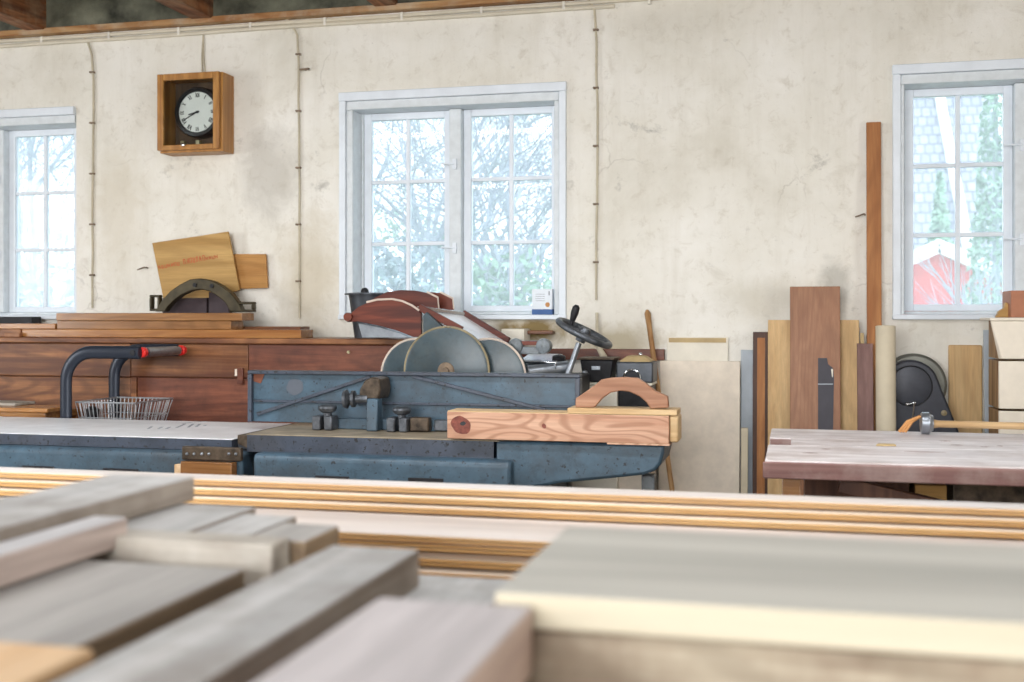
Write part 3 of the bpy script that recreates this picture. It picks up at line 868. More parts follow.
# basket
bx0_, bx1_ = tr_x + .035, ax(131, Y1)
zr = az(100, 402.5, Y1 + .04)
zb_ = zr - .16
bk_ = MB()
ya, yb = Y1 + .03, Y2 - .03
rim = [(bx0_, ya, zr), (bx1_, ya, zr), (bx1_, yb, zr), (bx0_, yb, zr)]
bot = [(bx0_ + .02, ya + .03, zb_), (bx1_ - .04, ya + .03, zb_), (bx1_ - .04, yb - .03, zb_), (bx0_ + .02, yb - .03, zb_)]
for k in range(4):
    bk_.cyl(rim[k], rim[(k + 1) % 4], .0042, n=8); bk_.cyl(bot[k], bot[(k + 1) % 4], .003, n=8)
    mid = [Vector(rim[i]).lerp(Vector(bot[i]), .5) for i in (k, (k + 1) % 4)]
    bk_.cyl(mid[0], mid[1], .0026, n=8)
    n_ = 13 if k % 2 else 14
    for i in range(n_ + 1):
        A = Vector(rim[k]).lerp(Vector(rim[(k + 1) % 4]), i / n_); B = Vector(bot[k]).lerp(Vector(bot[(k + 1) % 4]), i / n_)
        bk_.cyl(A, B, .0024, n=6)
for i in range(1, 13):
    A = Vector(bot[0]).lerp(Vector(bot[1]), i / 13); B = Vector(bot[3]).lerp(Vector(bot[2]), i / 13)
    bk_.cyl(A, B, .002, n=6)
bk_.build('wire_basket', 'wire', tl_)
x, z = at(90, 410, Y1 + .12)
tag(MB().lathe((x, Y1 + .14, zb_ + .004), (0, 0, 1), [(0, .03), (.09, .034), (.11, .034), (.125, .02), (.13, 0)], 20).build('spray_can', 'iron_black'),
    'small black round object standing in the wire basket of the trolley', 'can')

# thin boards left of trolley on a low stand
xs0, xs1 = -5.1, ax(57, 5.3)
st_ = thing('low_stand', ((xs0 + xs1) / 2, 5.35, 0), 'low wooden stand behind the blue planer table at the far left', 'stand')
zz = az(30, 412, 5.2) - .002
MB().box(xs0, xs1, 5.2, 5.5, zz - .035, zz).build('stand_top', 'oakboard', st_, .003)
for a in (xs0 + .05, xs1 - .05):
    for yk in (5.23, 5.47): MB().box(a - .03, a + .03, yk - .025, yk + .025, 0, zz - .035).build('leg', 'oakboard', st_, .003)
board('board', -5.05, xs1 + .02, 5.19, 5.40, zz + .0005, zz + .022, 'pineboard', 'short amber board lying on the low stand left of the trolley')
board('board', -5.0, ax(15, 5.3), 5.3, 5.47, zz + .0225, zz + .037, 'gray_x', 'thin grey board on top of the amber one at the far left')

def blotch(x, y, z, rx, rz, seed, th=.0015):
    rnd = random.Random(seed)
    pts = []
    for i in range(26):
        a = 2 * PI * i / 26; k = 1 + .10 * math.sin(a * 2 + seed) + .03 * math.sin(a * 5 + 2 * seed) + rnd.uniform(-.02, .02)
        pts.append((x + rx * k * math.cos(a), z + rz * k * math.sin(a)))
    return MB().prism(pts, y - th, y + .0005)


# ------------------------------------------------------------------ surface planer (jointer)
JY = 4.40; JB = 5.12
ZL, ZR_ = .84, .864
xl0, xl1 = -4.55, -2.30
xr0, xr1 = -2.235, -1.16
jt = thing('surface_planer', (-2.2, 4.72, 0), 'large old blue cast-iron surface planer with a ribbed fence and long steel tables', 'planer')
MB().box(xl0, xl1, JY, JB, ZL - .005, ZL).build('outfeed_table', 'steel_top', jt, .003)
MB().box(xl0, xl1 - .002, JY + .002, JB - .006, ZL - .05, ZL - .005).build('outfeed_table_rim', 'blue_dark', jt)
MB().box(xr0, ax(664, JY), JY, JB, ZR_ - .005, ZR_).build('infeed_table', 'steel_dirty', jt, .003)
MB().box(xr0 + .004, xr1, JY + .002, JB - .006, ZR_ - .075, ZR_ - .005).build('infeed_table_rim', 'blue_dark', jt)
MB().hexa([(xr0 - .05, JY + .02, ZR_ - .045), (xr0 + .02, JY + .02, ZR_ - .075), (xr0 + .02, JB - .02, ZR_ - .075), (xr0 - .05, JB - .02, ZR_ - .045)],
          [(xr0 - .05, JY + .02, ZR_ - .008), (xr0 + .0, JY + .02, ZR_ - .008), (xr0 + .0, JB - .02, ZR_ - .008), (xr0 - .05, JB - .02, ZR_ - .008)]).build('table_lip', 'grease', jt, .003)
MB().cyl((-2.27, JY + .06, ZL - .05), (-2.27, JB - .06, ZL - .05), .045).build('cutter_block', 'iron', jt)
MB().box(-2.33, -2.18, JY + .05, JB - .05, ZL - .30, ZL - .10).build('bearing_housing', 'iron_black', jt, .01)


def beam(name, x0, x1, y0, y1, z0, z1, mat, rr=.03):
    prof = []
    # rounded long beam: cross-section in YZ, extruded along X
    pts = [(y1, z0), (y0 + .01, z0)]
    for i in range(7):
        a = PI + (PI / 2) * i / 6 * -1
        pts.append((y0 + rr + rr * math.cos(a), z1 - rr + rr * math.sin(a)))
    pts.append((y1, z1))
    return MB().hexa([(x0, y, z) for y, z in pts], [(x1, y, z) for y, z in pts]).build(name, mat, jt, .012)


beam('outfeed_beam', xl0 + .02, ax(243, 4.36), 4.35, 4.98, ZL - .235, ZL - .052, 'blue')
beam('infeed_beam', ax(256, 4.36), ax(512, 4.36), 4.33, 4.98, ZR_ - .26, ZR_ - .072, 'blue')
for a, b in ((22, 54), (103, 138)):
    MB().box(ax(a, 4.35), ax(b, 4.35), 4.346, 4.40, az(a, 472 if a < 60 else 475, 4.35), az(a, 465.5 if a < 60 else 468, 4.35)).build('slot_opening', 'iron_black', jt, .003)
for a, b in ((315, 349), (408, 443)):
    MB().box(ax(a, 4.33), ax(b, 4.33), 4.326, 4.38, az(a, 483, 4.33), az(a, 475.5 if a < 350 else 477.5, 4.33)).build('slot_opening', 'iron_black', jt, .003)
# end casting right of the beam
px = [(496, 441.2), (560, 442.2), (664, 444.2), (664, 453), (661, 464), (655, 471), (644, 475), (606, 479), (562, 483), (540, 487), (496, 492)]
pts = [at(a, b, 4.385) for a, b in px]
MB().prism(pts, 4.385, 4.68).build('end_casting', 'blue', jt, .012)
MB().box(ax(643, 4.6), ax(656, 4.6), 4.55, 4.62, 0, ZR_ - .14).build('support_leg', 'grey_paint', jt, .004)
MB().hexa([(-3.6, 4.42, 0), (-1.0, 4.42, 0), (-1.0, 5.0, 0), (-3.6, 5.0, 0)], [(-3.3, 4.48, ZL - .24), (-1.25, 4.48, ZL - .24), (-1.25, 4.95, ZL - .24), (-3.3, 4.95, ZL - .24)]).build('pedestal', 'blue', jt, .01)
MB().cyl((-4.3, 4.6, 0), (-4.3, 4.6, ZL - .23), .03).build('support_leg', 'grey_paint', jt)
# maker plate and wooden shims between the beams
x0, x1 = ax(184, 4.345), ax(243, 4.345)
MB().box(x0, x1, 4.325, 4.35, az(210, 460, 4.345), az(210, 446.5, 4.345)).build('worn_bracket', 'grease', jt, .005)
m_ = MB()
for q in (187, 194, 202, 209, 229, 236):
    x, z = at(q, 454, 4.325); m_.ball((x, 4.325, z), .007, 8)
m_.build('bracket_studs', 'steel_part', jt)
MB().box(ax(176, 4.33), ax(183, 4.33), 4.315, 4.345, az(178, 478, 4.33), az(178, 464, 4.33)).build('wooden_wedge', 'tan_y', jt, .003)
MB().box(ax(184, 4.33), ax(235, 4.33), 4.30, 4.348, az(210, 480, 4.33), az(210, 461.5, 4.33)).build('wooden_wedge', 'oakboard', jt, .003)
# chalk marks on the steel table
mk = MB()
for a, b, c_, d_ in ((148, 429, 152, 426.5), (158, 429, 162, 427), (166, 429, 170, 427), (176, 428, 185, 424), (188, 427.5, 193, 424), (196, 427, 200, 424), (182, 423.5, 192, 422.5), (194, 422, 207, 421.5), (204, 426, 206, 425)):
    p_ = Vector(on(a, b, ZL)); q_ = Vector(on(c_, d_, ZL)); dd = (q_ - p_).normalized(); nn = Vector((-dd.y, dd.x)) * .006
    mk.prism_z([tuple(p_ - nn), tuple(q_ - nn), tuple(q_ + nn), tuple(p_ + nn)], ZL, ZL + .0008)
mk.build('chalk_marks', 'chalk', jt, smooth=False)

# fence
FY = 4.79
fx0, fx1 = ax(251, FY), ax(579, FY)
fz0, fz1 = ZR_ + .014, 1.108
fe = MB().box(fx0, fx1, FY, FY + .03, fz0, fz1).build('fence', 'blue', jt, .003)
m_ = MB()
m_.box(fx0 - .006, fx1 + .008, FY - .025, FY + .035, fz1 - .012, fz1 + .004)
m_.box(fx0 - .006, fx0 + .014, FY - .025, FY + .0, fz0, fz1 - .012)
m_.box(fx1 - .014, fx1 + .008, FY - .025, FY + .035, fz0, fz1 - .012)
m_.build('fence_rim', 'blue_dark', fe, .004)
zm = az(300, 401.5, FY)
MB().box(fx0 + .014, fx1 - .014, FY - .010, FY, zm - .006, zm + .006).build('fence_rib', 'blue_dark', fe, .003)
for (a, b, c_, d_) in ((258, 414, 371, 376.5), (413, 376, 546, 410)):
    A, B = at(a, b, FY), at(c_, d_, FY)
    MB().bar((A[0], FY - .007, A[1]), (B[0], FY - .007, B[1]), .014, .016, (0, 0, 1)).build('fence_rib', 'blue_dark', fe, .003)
x, z = at(259, 379, FY)
MB().hexa([(x - .025, FY - .004, z + .025), (x + .03, FY - .004, z + .025), (x + .01, FY - .004, z - .02), (x - .025, FY - .004, z - .01)],
          [(x - .025, FY, z + .025), (x + .03, FY, z + .025), (x + .01, FY, z - .02), (x - .025, FY, z - .01)]).build('rust_patch', plain('rusty_corner', (120, 70, 50), .7), fe)
x, z = at(295, 387, FY)
blotch(x, FY, z, .045, .033, 5).build('worn_patch', plain('bare_grey_patch', (84, 90, 100), .6), fe)

ky = 4.66
MB().box(ax(318, ky), ax(436, ky), ky + .02, ky + .05, ZR_ + .001, ZR_ + .048).build('slide_bar', 'blue', jt, .004)
MB().hexa([(ax(370, ky), ky - .05, ZR_ + .001), (ax(381, ky), ky - .05, ZR_ + .001), (ax(381, ky), ky + .02, ZR_ + .001), (ax(370, ky), ky + .02, ZR_ + .001)],
          [(ax(370, ky), ky - .04, az(375, 398, ky)), (ax(381, ky), ky - .04, az(375, 398, ky)), (ax(381, ky), ky + .02, az(375, 398, ky)), (ax(370, ky), ky + .02, az(375, 398, ky))]).build('fence_carrier', 'blue', jt, .006)
x, z = at(372, 387, ky)
pts = [at(a, b, ky) for a, b in ((361, 399), (362, 389), (367, 380), (374, 377), (381, 378), (383, 388), (381, 399))]
MB().prism(pts, ky - .03, FY - .026).build('carrier_head', 'grease', jt, .008)
A = at(344, 399, ky - .02); B = at(362, 397.5, ky - .02)
MB().lathe((A[0], ky - .03, A[1]), (1, .1, .03), [(0, .012), (.003, .036), (.018, .042), (.024, .030), (.034, .022), (.04, .036), (.052, .036), (.058, .018), (.11, .018)], 24).build('adjusting_knob', 'iron', jt)
for a in (329, 403):
    x = ax(a, ky); zt = az(a, 404.5 if a == 329 else 406.5, ky)
    MB().lathe((x, ky - .015, ZR_ + .03), (0, 0, 1), [(0, .018), (zt - ZR_ - .065, .018), (zt - ZR_ - .058, .034), (zt - ZR_ - .045, .041), (zt - ZR_ - .036, .040), (zt - ZR_ - .030, .02)], 24).build('clamp_knob', 'iron', jt)
    for d_ in (-.055, .0):
        MB().box(x + d_, x + d_ + .038, ky - .06, ky + .02, ZR_ + .001, ZR_ + .062).build('clamp_yoke', 'iron', jt, .006)
x = ax(424, ky)
MB().box(x - .055, x + .03, ky - .03, ky + .02, ZR_ + .003, ZR_ + .062).build('bar_stop', 'grease', jt, .006)
x = ax(440, ky)
MB().box(x - .03, x + .06, ky + .01, ky + .05, ZR_ + .003, ZR_ + .05).build('bar_stop', 'iron', jt, .005)

# push block with arched handle lying on the infeed table
PY0, PY1 = 4.355, 4.49
pb_z = ZR_ + .001
x0, x1 = ax(447, PY0), ax(669, PY0)
pb = thing('push_block', ((x0 + x1) / 2, 4.42, pb_z), 'pink-grained fir push block with an arched handle lying on the planer table', 'push block')
zt = az(500, 412.5, PY0)
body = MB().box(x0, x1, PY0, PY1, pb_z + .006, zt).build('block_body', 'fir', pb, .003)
MB().box(ax(607, PY0), x1 + .002, PY0 - .002, PY1 - .002, pb_z, pb_z + .0065).build('sole_strip', 'fir', pb, .001)
MB().box(x0 + .002, ax(567, PY0) + .01, PY0 + .004, PY1 - .004, zt, zt + .003).build('top_skin', 'fir_top', body)
MB().box(ax(567, PY0), x1 + .03, PY0 + .003, PY1 + .015, zt + .0005, zt + .022).build('top_plate', 'fir_top', pb, .003)
MB().box(x1 + .0005, x1 + .034, PY0 + .008, PY1 + .01, pb_z + .012, zt).build('end_block', 'fir_top', pb, .008)
HYk = 4.41
hx = [(576, 407.5), (576.5, 398), (584, 393), (594, 386), (602, 379.5), (612, 377.5), (626, 377), (638, 378), (646, 383), (656, 391), (668, 396), (669, 407.5),
      (651, 407.5), (647, 402), (640, 396), (630, 391.5), (621, 390.5), (611, 392.5), (602, 399), (595, 407.5)]
pts = [at(a, b, HYk) for a, b in hx]
zb = zt + .0225
pts = [(x, zb if abs(z - pts[0][1]) < .006 else z) for x, z in pts]
MB().prism(pts, HYk - .018, HYk + .018).build('handle', 'fir_dark', pb, .004)
A = at(461, 425, PY0)
kn_ = blotch(A[0], PY0, A[1], .040, .036, 3, .0008).build('knot', 'knot', body)
A = at(463, 423.5, PY0)
blotch(A[0], PY0 - .0008, A[1], .011, .009, 7, .0005).build('knot_heart', 'black', body)
A = at(544, 426, PY0)
blotch(A[0], PY0, A[1], .008, .010, 9, .0008).build('knot', 'knot', body)

# ------------------------------------------------------------------ thickness planer behind the fence
TY = 5.28
tp = thing('thickness_planer', (ax(450, TY), 5.5, 0), 'old grey thickness planer with round covers, wooden chute and sloping handwheel', 'planer')
MB().box(ax(392, TY), ax(545, TY), TY + .06, 5.85, 0, 1.09).build('machine_body', 'grey_paint', tp, .02)


def disc(pxc, pyc, r, y0, y1, mat, name, rim):
    x, z = at(pxc, pyc, y0)
    o = MB().lathe((x, y1, z), (0, -1, 0), [(0, r), (y1 - y0 - .012, r), (y1 - y0 - .004, r - .004), (y1 - y0, r - .014), (y1 - y0 + .001, 0)], 56).build(name, mat, tp)
    MB().torus((x, y0 + .008, z), (0, 1, 0), r, .006, 56, 8).build('cover_rim', rim, o)
    return x, z


x, z = disc(446, 371, .212, TY, TY + .05, 'bluegrey', 'round_cover', 'edge_gold')
MB().lathe((x - .0, TY + .005, z + .0), (0, -1, 0), [(0, .045), (.012, .04), (.014, .02), (.03, .018), (.032, 0)], 20).build('shaft_cap', 'rust', tp)
disc(416, 376, .182, TY + .055, TY + .12, 'bluegrey', 'round_cover', 'varnish_edge')
disc(488, 377, .184, TY + .055, TY + .12, 'bluegrey', 'round_cover', 'varnish_edge')
# wooden side plates of the shavings hood
def plate(px, y, th, name='hood_side', mat='varnish', edge=True):
    P_ = [at(a, b, y) for a, b in px]
    o = MB().prism(P_, y, y + th).build(name, mat, tp, .002)
    return o


plate([(347, 322), (350, 314), (358, 307), (367, 303), (378, 300.5), (392, 300), (402, 302), (411, 306), (421, 313), (421, 337), (413, 337), (398, 331), (380, 326), (358, 321.5)], 5.42, .022)
plate([(366, 304), (376, 297), (387, 292), (400, 290), (415, 290.5), (427, 293), (437, 298), (438, 310), (420, 310)], 5.60, .022)
plate([(430, 292), (440, 293), (452, 299), (453, 310), (436, 310)], 5.72, .022)
# pale worn edges on the plates
m_ = MB()
for px_, y_ in (([(367, 302.6), (378, 300.1), (392, 299.6), (402, 301.6), (411, 305.6), (419, 311)], 5.431), ([(427, 292.6), (437, 297.6), (438, 309)], 5.611), ([(440, 292.6), (452, 298.6), (453, 309)], 5.731)):
    m_.tube([(at(a, b, y_)[0], y_, at(a, b, y_)[1]) for a, b in px_], .009, 6)
m_.build('worn_edges', 'varnish_edge', tp)
# bin curve panel
P_ = [at(a, b, 5.45) for a, b in ((358, 323), (380, 327), (398, 332), (412, 338), (362, 338))]
MB().prism(P_, 5.45, 5.68).build('hood_tray', 'steel_part', tp, .003)
x, z = at(349, 317, 5.42)
MB().cyl((x, 5.40, z), (x, 5.62, z), .022).build('hood_roller', 'varnish', tp)
# chute: two rails and a pale steel bed between them
for (a, b, c_, d_, y_) in ((419, 307, 462, 330, 5.44), (463, 313, 509, 341, 5.70)):
    A, B = at(a, b, y_), at(c_, d_, y_)
    MB().bar((A[0], y_, A[1]), (B[0], y_, B[1]), .022, .034, (0, 0, 1)).build('chute_rail', 'varnish', tp, .003)
A, B = at(424, 313, 5.44), at(470, 338, 5.44); C_, D_ = at(463, 315, 5.70), at(508, 343, 5.70)
MB().hexa([(A[0], 5.45, A[1] - .012), (B[0], 5.45, B[1] - .012), (D_[0], 5.69, D_[1] - .012), (C_[0], 5.69, C_[1] - .012)],
          [(A[0], 5.45, A[1]), (B[0], 5.45, B[1]), (D_[0], 5.69, D_[1]), (C_[0], 5.69, C_[1])]).build('chute_bed', 'steel_top', tp)
A, B = at(419, 308, 5.46), at(463, 314, 5.70)
MB().bar((A[0], 5.46, A[1]), (B[0], 5.70, B[1]), .035, .02).build('chute_cross_bar', 'chrome', tp, .003)
P_ = [at(a, b, 5.40) for a, b in ((423, 341), (423, 316), (426, 312), (434, 319), (446, 330), (446, 341))]
MB().prism(P_, 5.40, 5.43).build('chute_cheek', 'bluegrey', tp, .003)
# pressure roller assembly
ya = 5.46
for a in (516, 544):
    x, z = at(a, 346, ya)
    MB().lathe((x, ya + .04, z), (0, -1, 0), [(0, .034), (.05, .038), (.066, .034), (.074, .02), (.075, 0)], 28).build('bearing_cap', 'grey_paint', tp)
A, B = at(520, 348, ya), at(540, 348, ya)
MB().box(A[0], B[0], ya - .01, ya + .04, A[1] - .03, A[1] + .006).build('bearing_bridge', 'grey_paint', tp, .004)
MB().box(A[0] - .01, B[0] + .02, ya - .005, ya + .03, A[1] + .016, A[1] + .036).build('bearing_bridge', 'steel_part', tp, .004)
x, z = at(530, 344, ya)
MB().box(x - .04, x + .04, ya - .012, ya, z - .006, z + .014).build('red_plate', 'varnish', tp, .002)
A, B = at(522, 363, 5.36), at(556, 363, 5.36)
zt_ = az(520, 353, 5.55)
MB().hexa([(A[0] - .02, 5.50, zt_ - .06), (B[0], 5.36, B[1] - .03), (B[0] + .01, 5.60, B[1] - .03), (A[0] - .02, 5.6, zt_ - .05)],
          [(A[0] - .02, 5.36, zt_ - .035), (B[0], 5.36, B[1] + .005), (B[0] - .02, 5.62, B[1] + .035), (A[0] - .02, 5.62, zt_)]).build('guard_sheet', 'chrome', tp, .003)
A, B = at(528, 372, 5.34), at(563, 368, 5.34)
MB().cyl((A[0], 5.34, A[1]), (B[0] + .01, 5.42, B[1]), .032, n=28).build('feed_roller', 'steel_part', tp)
A = at(556, 362, 5.44)
MB().lathe((A[0] - .02, 5.46, A[1] - .02), (1, .1, 0), [(0, .05), (.03, .058), (.06, .05), (.065, .02)], 24).build('roller_housing', 'iron_black', tp, .002)
MB().box(ax(520, 5.34), ax(575, 5.34), 5.36, 5.75, .6, az(540, 376, 5.36)).build('table_housing', 'iron_black', tp, .01)
# stem and handwheel
wy = 5.36
S0 = at(566, 380, wy); S1 = at(579, 343, wy)
d_ = Vector((S1[0] - S0[0], 0, S1[1] - S0[1])).normalized()
MB().cyl((S0[0] - d_.x * .25, wy, S0[1] - d_.z * .25), (S1[0], wy, S1[1]), .017, .014).build('wheel_stem', 'steel_part', tp)
wc = at(584, 333, wy)
Wc = Vector((wc[0], wy, wc[1])); nrm = Vector((.44, -.04, .88)).normalized()
hw = MB().torus(Wc, nrm, .133, .0155, 48, 12).build('handwheel', 'iron', tp)
m_ = MB().lathe(Wc - nrm * .045, nrm, [(0, .024), (.05, .03), (.07, .024), (.072, 0)], 20)
uu = nrm.cross(Vector((0, 1, 0))).normalized(); vv = nrm.cross(uu)
for k in range(4):
    an = k * PI / 2 + .5
    m_.cyl(Wc, Wc + (uu * math.cos(an) + vv * math.sin(an)) * .13, .010, .008, n=10)
m_.build('wheel_spokes', 'iron', hw)
A = at(571, 325, wy); B = at(577, 305, wy)
P0 = Vector((A[0], wy, A[1])); P1 = Vector((B[0], wy, B[1])); dd = (P1 - P0); L = dd.length
MB().lathe(P0, dd, [(0, .009), (.02, .009), (.022, .013), (L * .6, .019), (L * .9, .017), (L, .008)], 18).build('wheel_handle', 'iron_black', hw)

# carton on the window sill
Y = 6.165
x0, x1 = ax(532, Y), ax(552, Y)
zb = ZS + .0185; zt = az(540, 289, Y)
tn = thing('paper_carton', ((x0 + x1) / 2, Y + .02, zb), 'small white carton with blue bottom band and orange dot on the window sill', 'carton')
MB().box(x0, x1, Y, Y + .05, zb, zt).build('carton_body', 'white', tn, .002)
MB().box(x0 - .0008, x1 + .0008, Y - .0008, Y + .0508, zb, zb + .03).build('blue_band', plain('blue_print', (52, 92, 150), .5), tn)
MB().lathe((x1 - .025, Y, zb + .055), (0, -1, 0), [(0, .013), (.001, .013), (.0011, 0)], 20).build('orange_dot', 'orange', tn)
m_ = MB().box(x1 - .02, x1 - .012, Y - .0008, Y, zt - .035, zt - .012)
for k in range(4): m_.box(x0 + .02, x1 - .04, Y - .0006, Y, zt - .03 - k * .012, zt - .0275 - k * .012)
m_.build('small_print', 'chalk', tn, smooth=False)

# rail along the wall and odds and ends on it
rz0, rz1 = az(600, 360, 6.15), az(600, 349, 6.15)
board('wall_rail', bx1 + .05, ax(664, 6.15), 6.155, 6.198, rz0, rz1, 'bench_red', 'red-brown wooden rail fixed low along the wall behind the handwheel', 'rail')
a0 = az(530, 334, 6.17)
board('wooden_ledge', ax(520, 6.15), ax(553, 6.15), 6.13, 6.199, a0, a0 + .02, 'bench', 'small brown ledge under the middle window sill', 'ledge')
x0, x1 = ax(499, 6.0), ax(522, 6.0)
stz = az(510, 342, 6.0)
hb = thing('electric_box', ((x0 + x1) / 2, 6.1, stz), 'small white box mounted on the wall below the middle window', 'box')
MB().box(x0, x1, 6.05, 6.199, stz, az(510, 329, 6.0)).build('box_body', 'pale_board', hb, .004)
MB().box(x0 + .01, x1 - .01, 6.045, 6.05, stz + .01, az(510, 331, 6.0)).build('cover_plate', 'pale_board', hb, .002)

# dark switch boxes on a cabinet, right of the handwheel
cby = 5.78
cb0, cb1 = ax(571, cby), ax(651, cby)
ctz = az(600, 385, cby)
cb = thing('machine_cabinet', ((cb0 + cb1) / 2, 5.95, 0), 'pale machine cabinet carrying the dark switch boxes behind the push block', 'cabinet')
MB().box(cb0, ax(617, cby), cby, 5.99, 0, ctz).build('cabinet_body', 'pale_board', cb, .006)
MB().box(ax(617, cby) + .001, cb1, cby + .03, 5.99, .62, ctz).build('cabinet_side', 'iron_black', cb, .006)
MB().box(ax(617, cby) + .001, cb1, cby + .03, 5.99, 0, .619).build('cabinet_side', 'pale_ply', cb, .006)
MB().box(cb0 - .005, cb1 + .005, cby - .01, 6.0, ctz, ctz + .012).build('cabinet_top', 'pale_board', cb, .003)
z0 = ctz + .0125
x0, x1 = ax(580, cby + .03), ax(613, cby + .03)
zt = az(597, 360, cby + .03)
s1 = thing('switch_box', ((x0 + x1) / 2, cby + .1, z0), 'black flared switch box with a small grey label behind the handle arch', 'switch box')
MB().hexa([(x0 + .015, cby + .04, z0), (x1 - .015, cby + .04, z0), (x1 - .015, cby + .2, z0), (x0 + .015, cby + .2, z0)], [(x0, cby + .03, zt), (x1, cby + .03, zt), (x1, cby + .21, zt), (x0, cby + .21, zt)]).build('box_body', 'iron_black', s1, .006)
MB().box(x0 - .008, x1 + .008, cby + .02, cby + .22, zt, zt + .012).build('box_lid', 'grease', s1, .004)
xa, za = at(596, 368, cby + .035)
MB().box(xa - .022, xa + .022, cby + .0335 - .006, cby + .04, za - .01, za + .01).build('label_plate', 'steel_part', s1, .001)
x0, x1 = ax(616, cby + .02), ax(653, cby + .02); zt = az(635, 362, cby + .02)
s2 = thing('motor_starter', ((x0 + x1) / 2, cby + .12, z0), 'dark square motor starter with rounded pale lid and ring dial beside the stick', 'switch box')
MB().box(x0, x1, cby + .02, cby + .22, z0, zt).build('box_body', 'bucket', s2, .008)
xc = (x0 + x1) / 2
MB().hexa([(x0 + .01, cby + .03, zt), (x1 - .01, cby + .03, zt), (x1 - .01, cby + .21, zt), (x0 + .01, cby + .21, zt)], [(x0 + .05, cby + .07, zt + .03), (x1 - .05, cby + .07, zt + .03), (x1 - .05, cby + .17, zt + .03), (x0 + .05, cby + .17, zt + .03)]).build('box_lid', 'tape', s2, .008)
MB().ball((xc + .02, cby + .1, zt + .036), .01).build('lid_knob', 'chrome', s2)
xa, za = at(632, 378, cby + .02)
MB().torus((xa, cby + .016, za), (0, 1, 0), .042, .006, 32, 8).build('ring_dial', 'chrome', s2)
MB().lathe((xa, cby + .022, za), (0, -1, 0), [(0, .04), (.004, .04), (.0045, 0)], 28).build('dial_face', 'iron_black', s2)
xa, za = at(584, 380, cby)
tag(MB().lathe((xa - .0, cby + .03, z0), (0, 0, 1), [(0, .016), (.05, .016), (.058, .012), (.062, 0)], 16).build('metal_capsule', 'steel_part'), 'small grey rounded metal pin standing on the pale cabinet', 'pin')
# dangling cloth/rope tail on rail
xa, za = at(598, 346, 6.13)
tag(MB().tube([(xa - .01, 6.15, za + .18), (xa - .005, 6.13, za + .06), (xa, 6.12, za), (xa + .03, 6.10, za - .045), (xa + .07, 6.06, za - .09)], [.008, .009, .014, .018, .012], 10).build('cable_tail', 'cable_tan'),
    'frayed pale cable end hanging at the wall above the switch boxes', 'cable')

# round stick leaning on the wall
A = at(647, 310, 6.17); B = at(673, 497, 5.86)
d_ = Vector((B[0] - A[0], -.31, B[1] - A[1]))
k = (A[1] - .012) / (A[1] - B[1])
foot = Vector((A[0], 6.17, A[1])) + d_ * k
sk = MB().lathe(foot, Vector((A[0], 6.17, A[1])) - foot, [(0, .012), (.6, .013), ((Vector((A[0], 6.17, A[1])) - foot).length - .1, .014), ((Vector((A[0], 6.17, A[1])) - foot).length - .02, .017), ((Vector((A[0], 6.17, A[1])) - foot).length, .008)], 16).build('wooden_stick', 'stick')
tag(sk, 'round wooden broomstick leaning on the wall left of the pale plywood', 'stick')

# ------------------------------------------------------------------ sheets and boards leaning on the back wall
def lean(name, px0, px1, pytop, ybot, mat, label, cat='board', th=.02, group=None, parts=None, ytop=None, bev=.002, z0=0.0):
    """board standing on the floor at depth ybot, its top edge touching depth ytop"""
    ytop = WY - .012 if ytop is None else ytop
    ym = (ybot + ytop) / 2
    x0, x1 = ax(px0, ytop - th), ax(px1, ytop - th)
    zt = az((px0 + px1) / 2, pytop, ytop - th)
    m_ = MB().hexa([(x0, ybot - th, z0), (x1, ybot - th, z0), (x1, ybot, z0), (x0, ybot, z0)], [(x0, ytop - th, zt), (x1, ytop - th, zt), (x1, ytop, zt), (x0, ytop, zt)])
    o = m_.build(name, mat, None, bev)
    return tag(o, label, cat, group), x0, x1, zt


o, x0, x1, zt = lean('panel_sheet', 667, 728, 337, 6.165, 'pale_board', 'small whitish panel with a tan edge strip behind the pale plywood', 'panel', .015)
MB().box(x0 + .01, x1 - .01, WY - .032, WY - .026, az(700, 342.5, WY - .03), az(700, 338, WY - .03)).build('edge_strip', 'tape', o)
lean('plywood_sheet', 660, 740, 361, 6.02, 'pale_ply', 'large pale plywood sheet leaning on the wall right of the stick', 'panel', .018, ytop=6.14)
lean('grey_panel', 741, 753, 350, 6.10, 'greyblue_board', 'narrow grey-blue panel leaning beside the pale plywood', 'panel', .02)
lean('grey_panel', 741, 748, 428, 6.0, 'tube_card', 'short pale strip standing in front of the grey-blue panel', 'panel', .02, ytop=6.1)
o, x0, x1, zt = lean('framed_board', 753, 768, 332, 6.02, 'darkframe', 'dark-edged narrow board with an amber face, leftmost of the leaning boards', 'board', .03, ytop=6.15)
m_ = MB().hexa([(x0 + .022, 5.985, .02), (x0 + .062, 5.985, .02), (x0 + .062, 5.989, .02), (x0 + .022, 5.989, .02)], [(x0 + .022, 6.115, zt - .03), (x0 + .062, 6.115, zt - .03), (x0 + .062, 6.119, zt - .03), (x0 + .022, 6.119, zt - .03)])
m_.build('amber_face', 'pine_z', o)
lean('leaning_board', 768, 794, 320, 5.96, 'beech_z', 'pale beech board leaning left behind the tall red-brown board', 'board', .02, ytop=6.12)
lean('leaning_board', 839, 859, 320, 5.96, 'beech_z', 'pale beech board leaning right behind the tall red-brown board', 'board', .02, ytop=6.12)
o, x0, x1, zt = lean('leaning_board', 790, 840, 286.5, 5.90, 'mahog', 'tall red-brown board with a dark bare patch, widest of the leaning boards', 'board', .025, ytop=6.09)
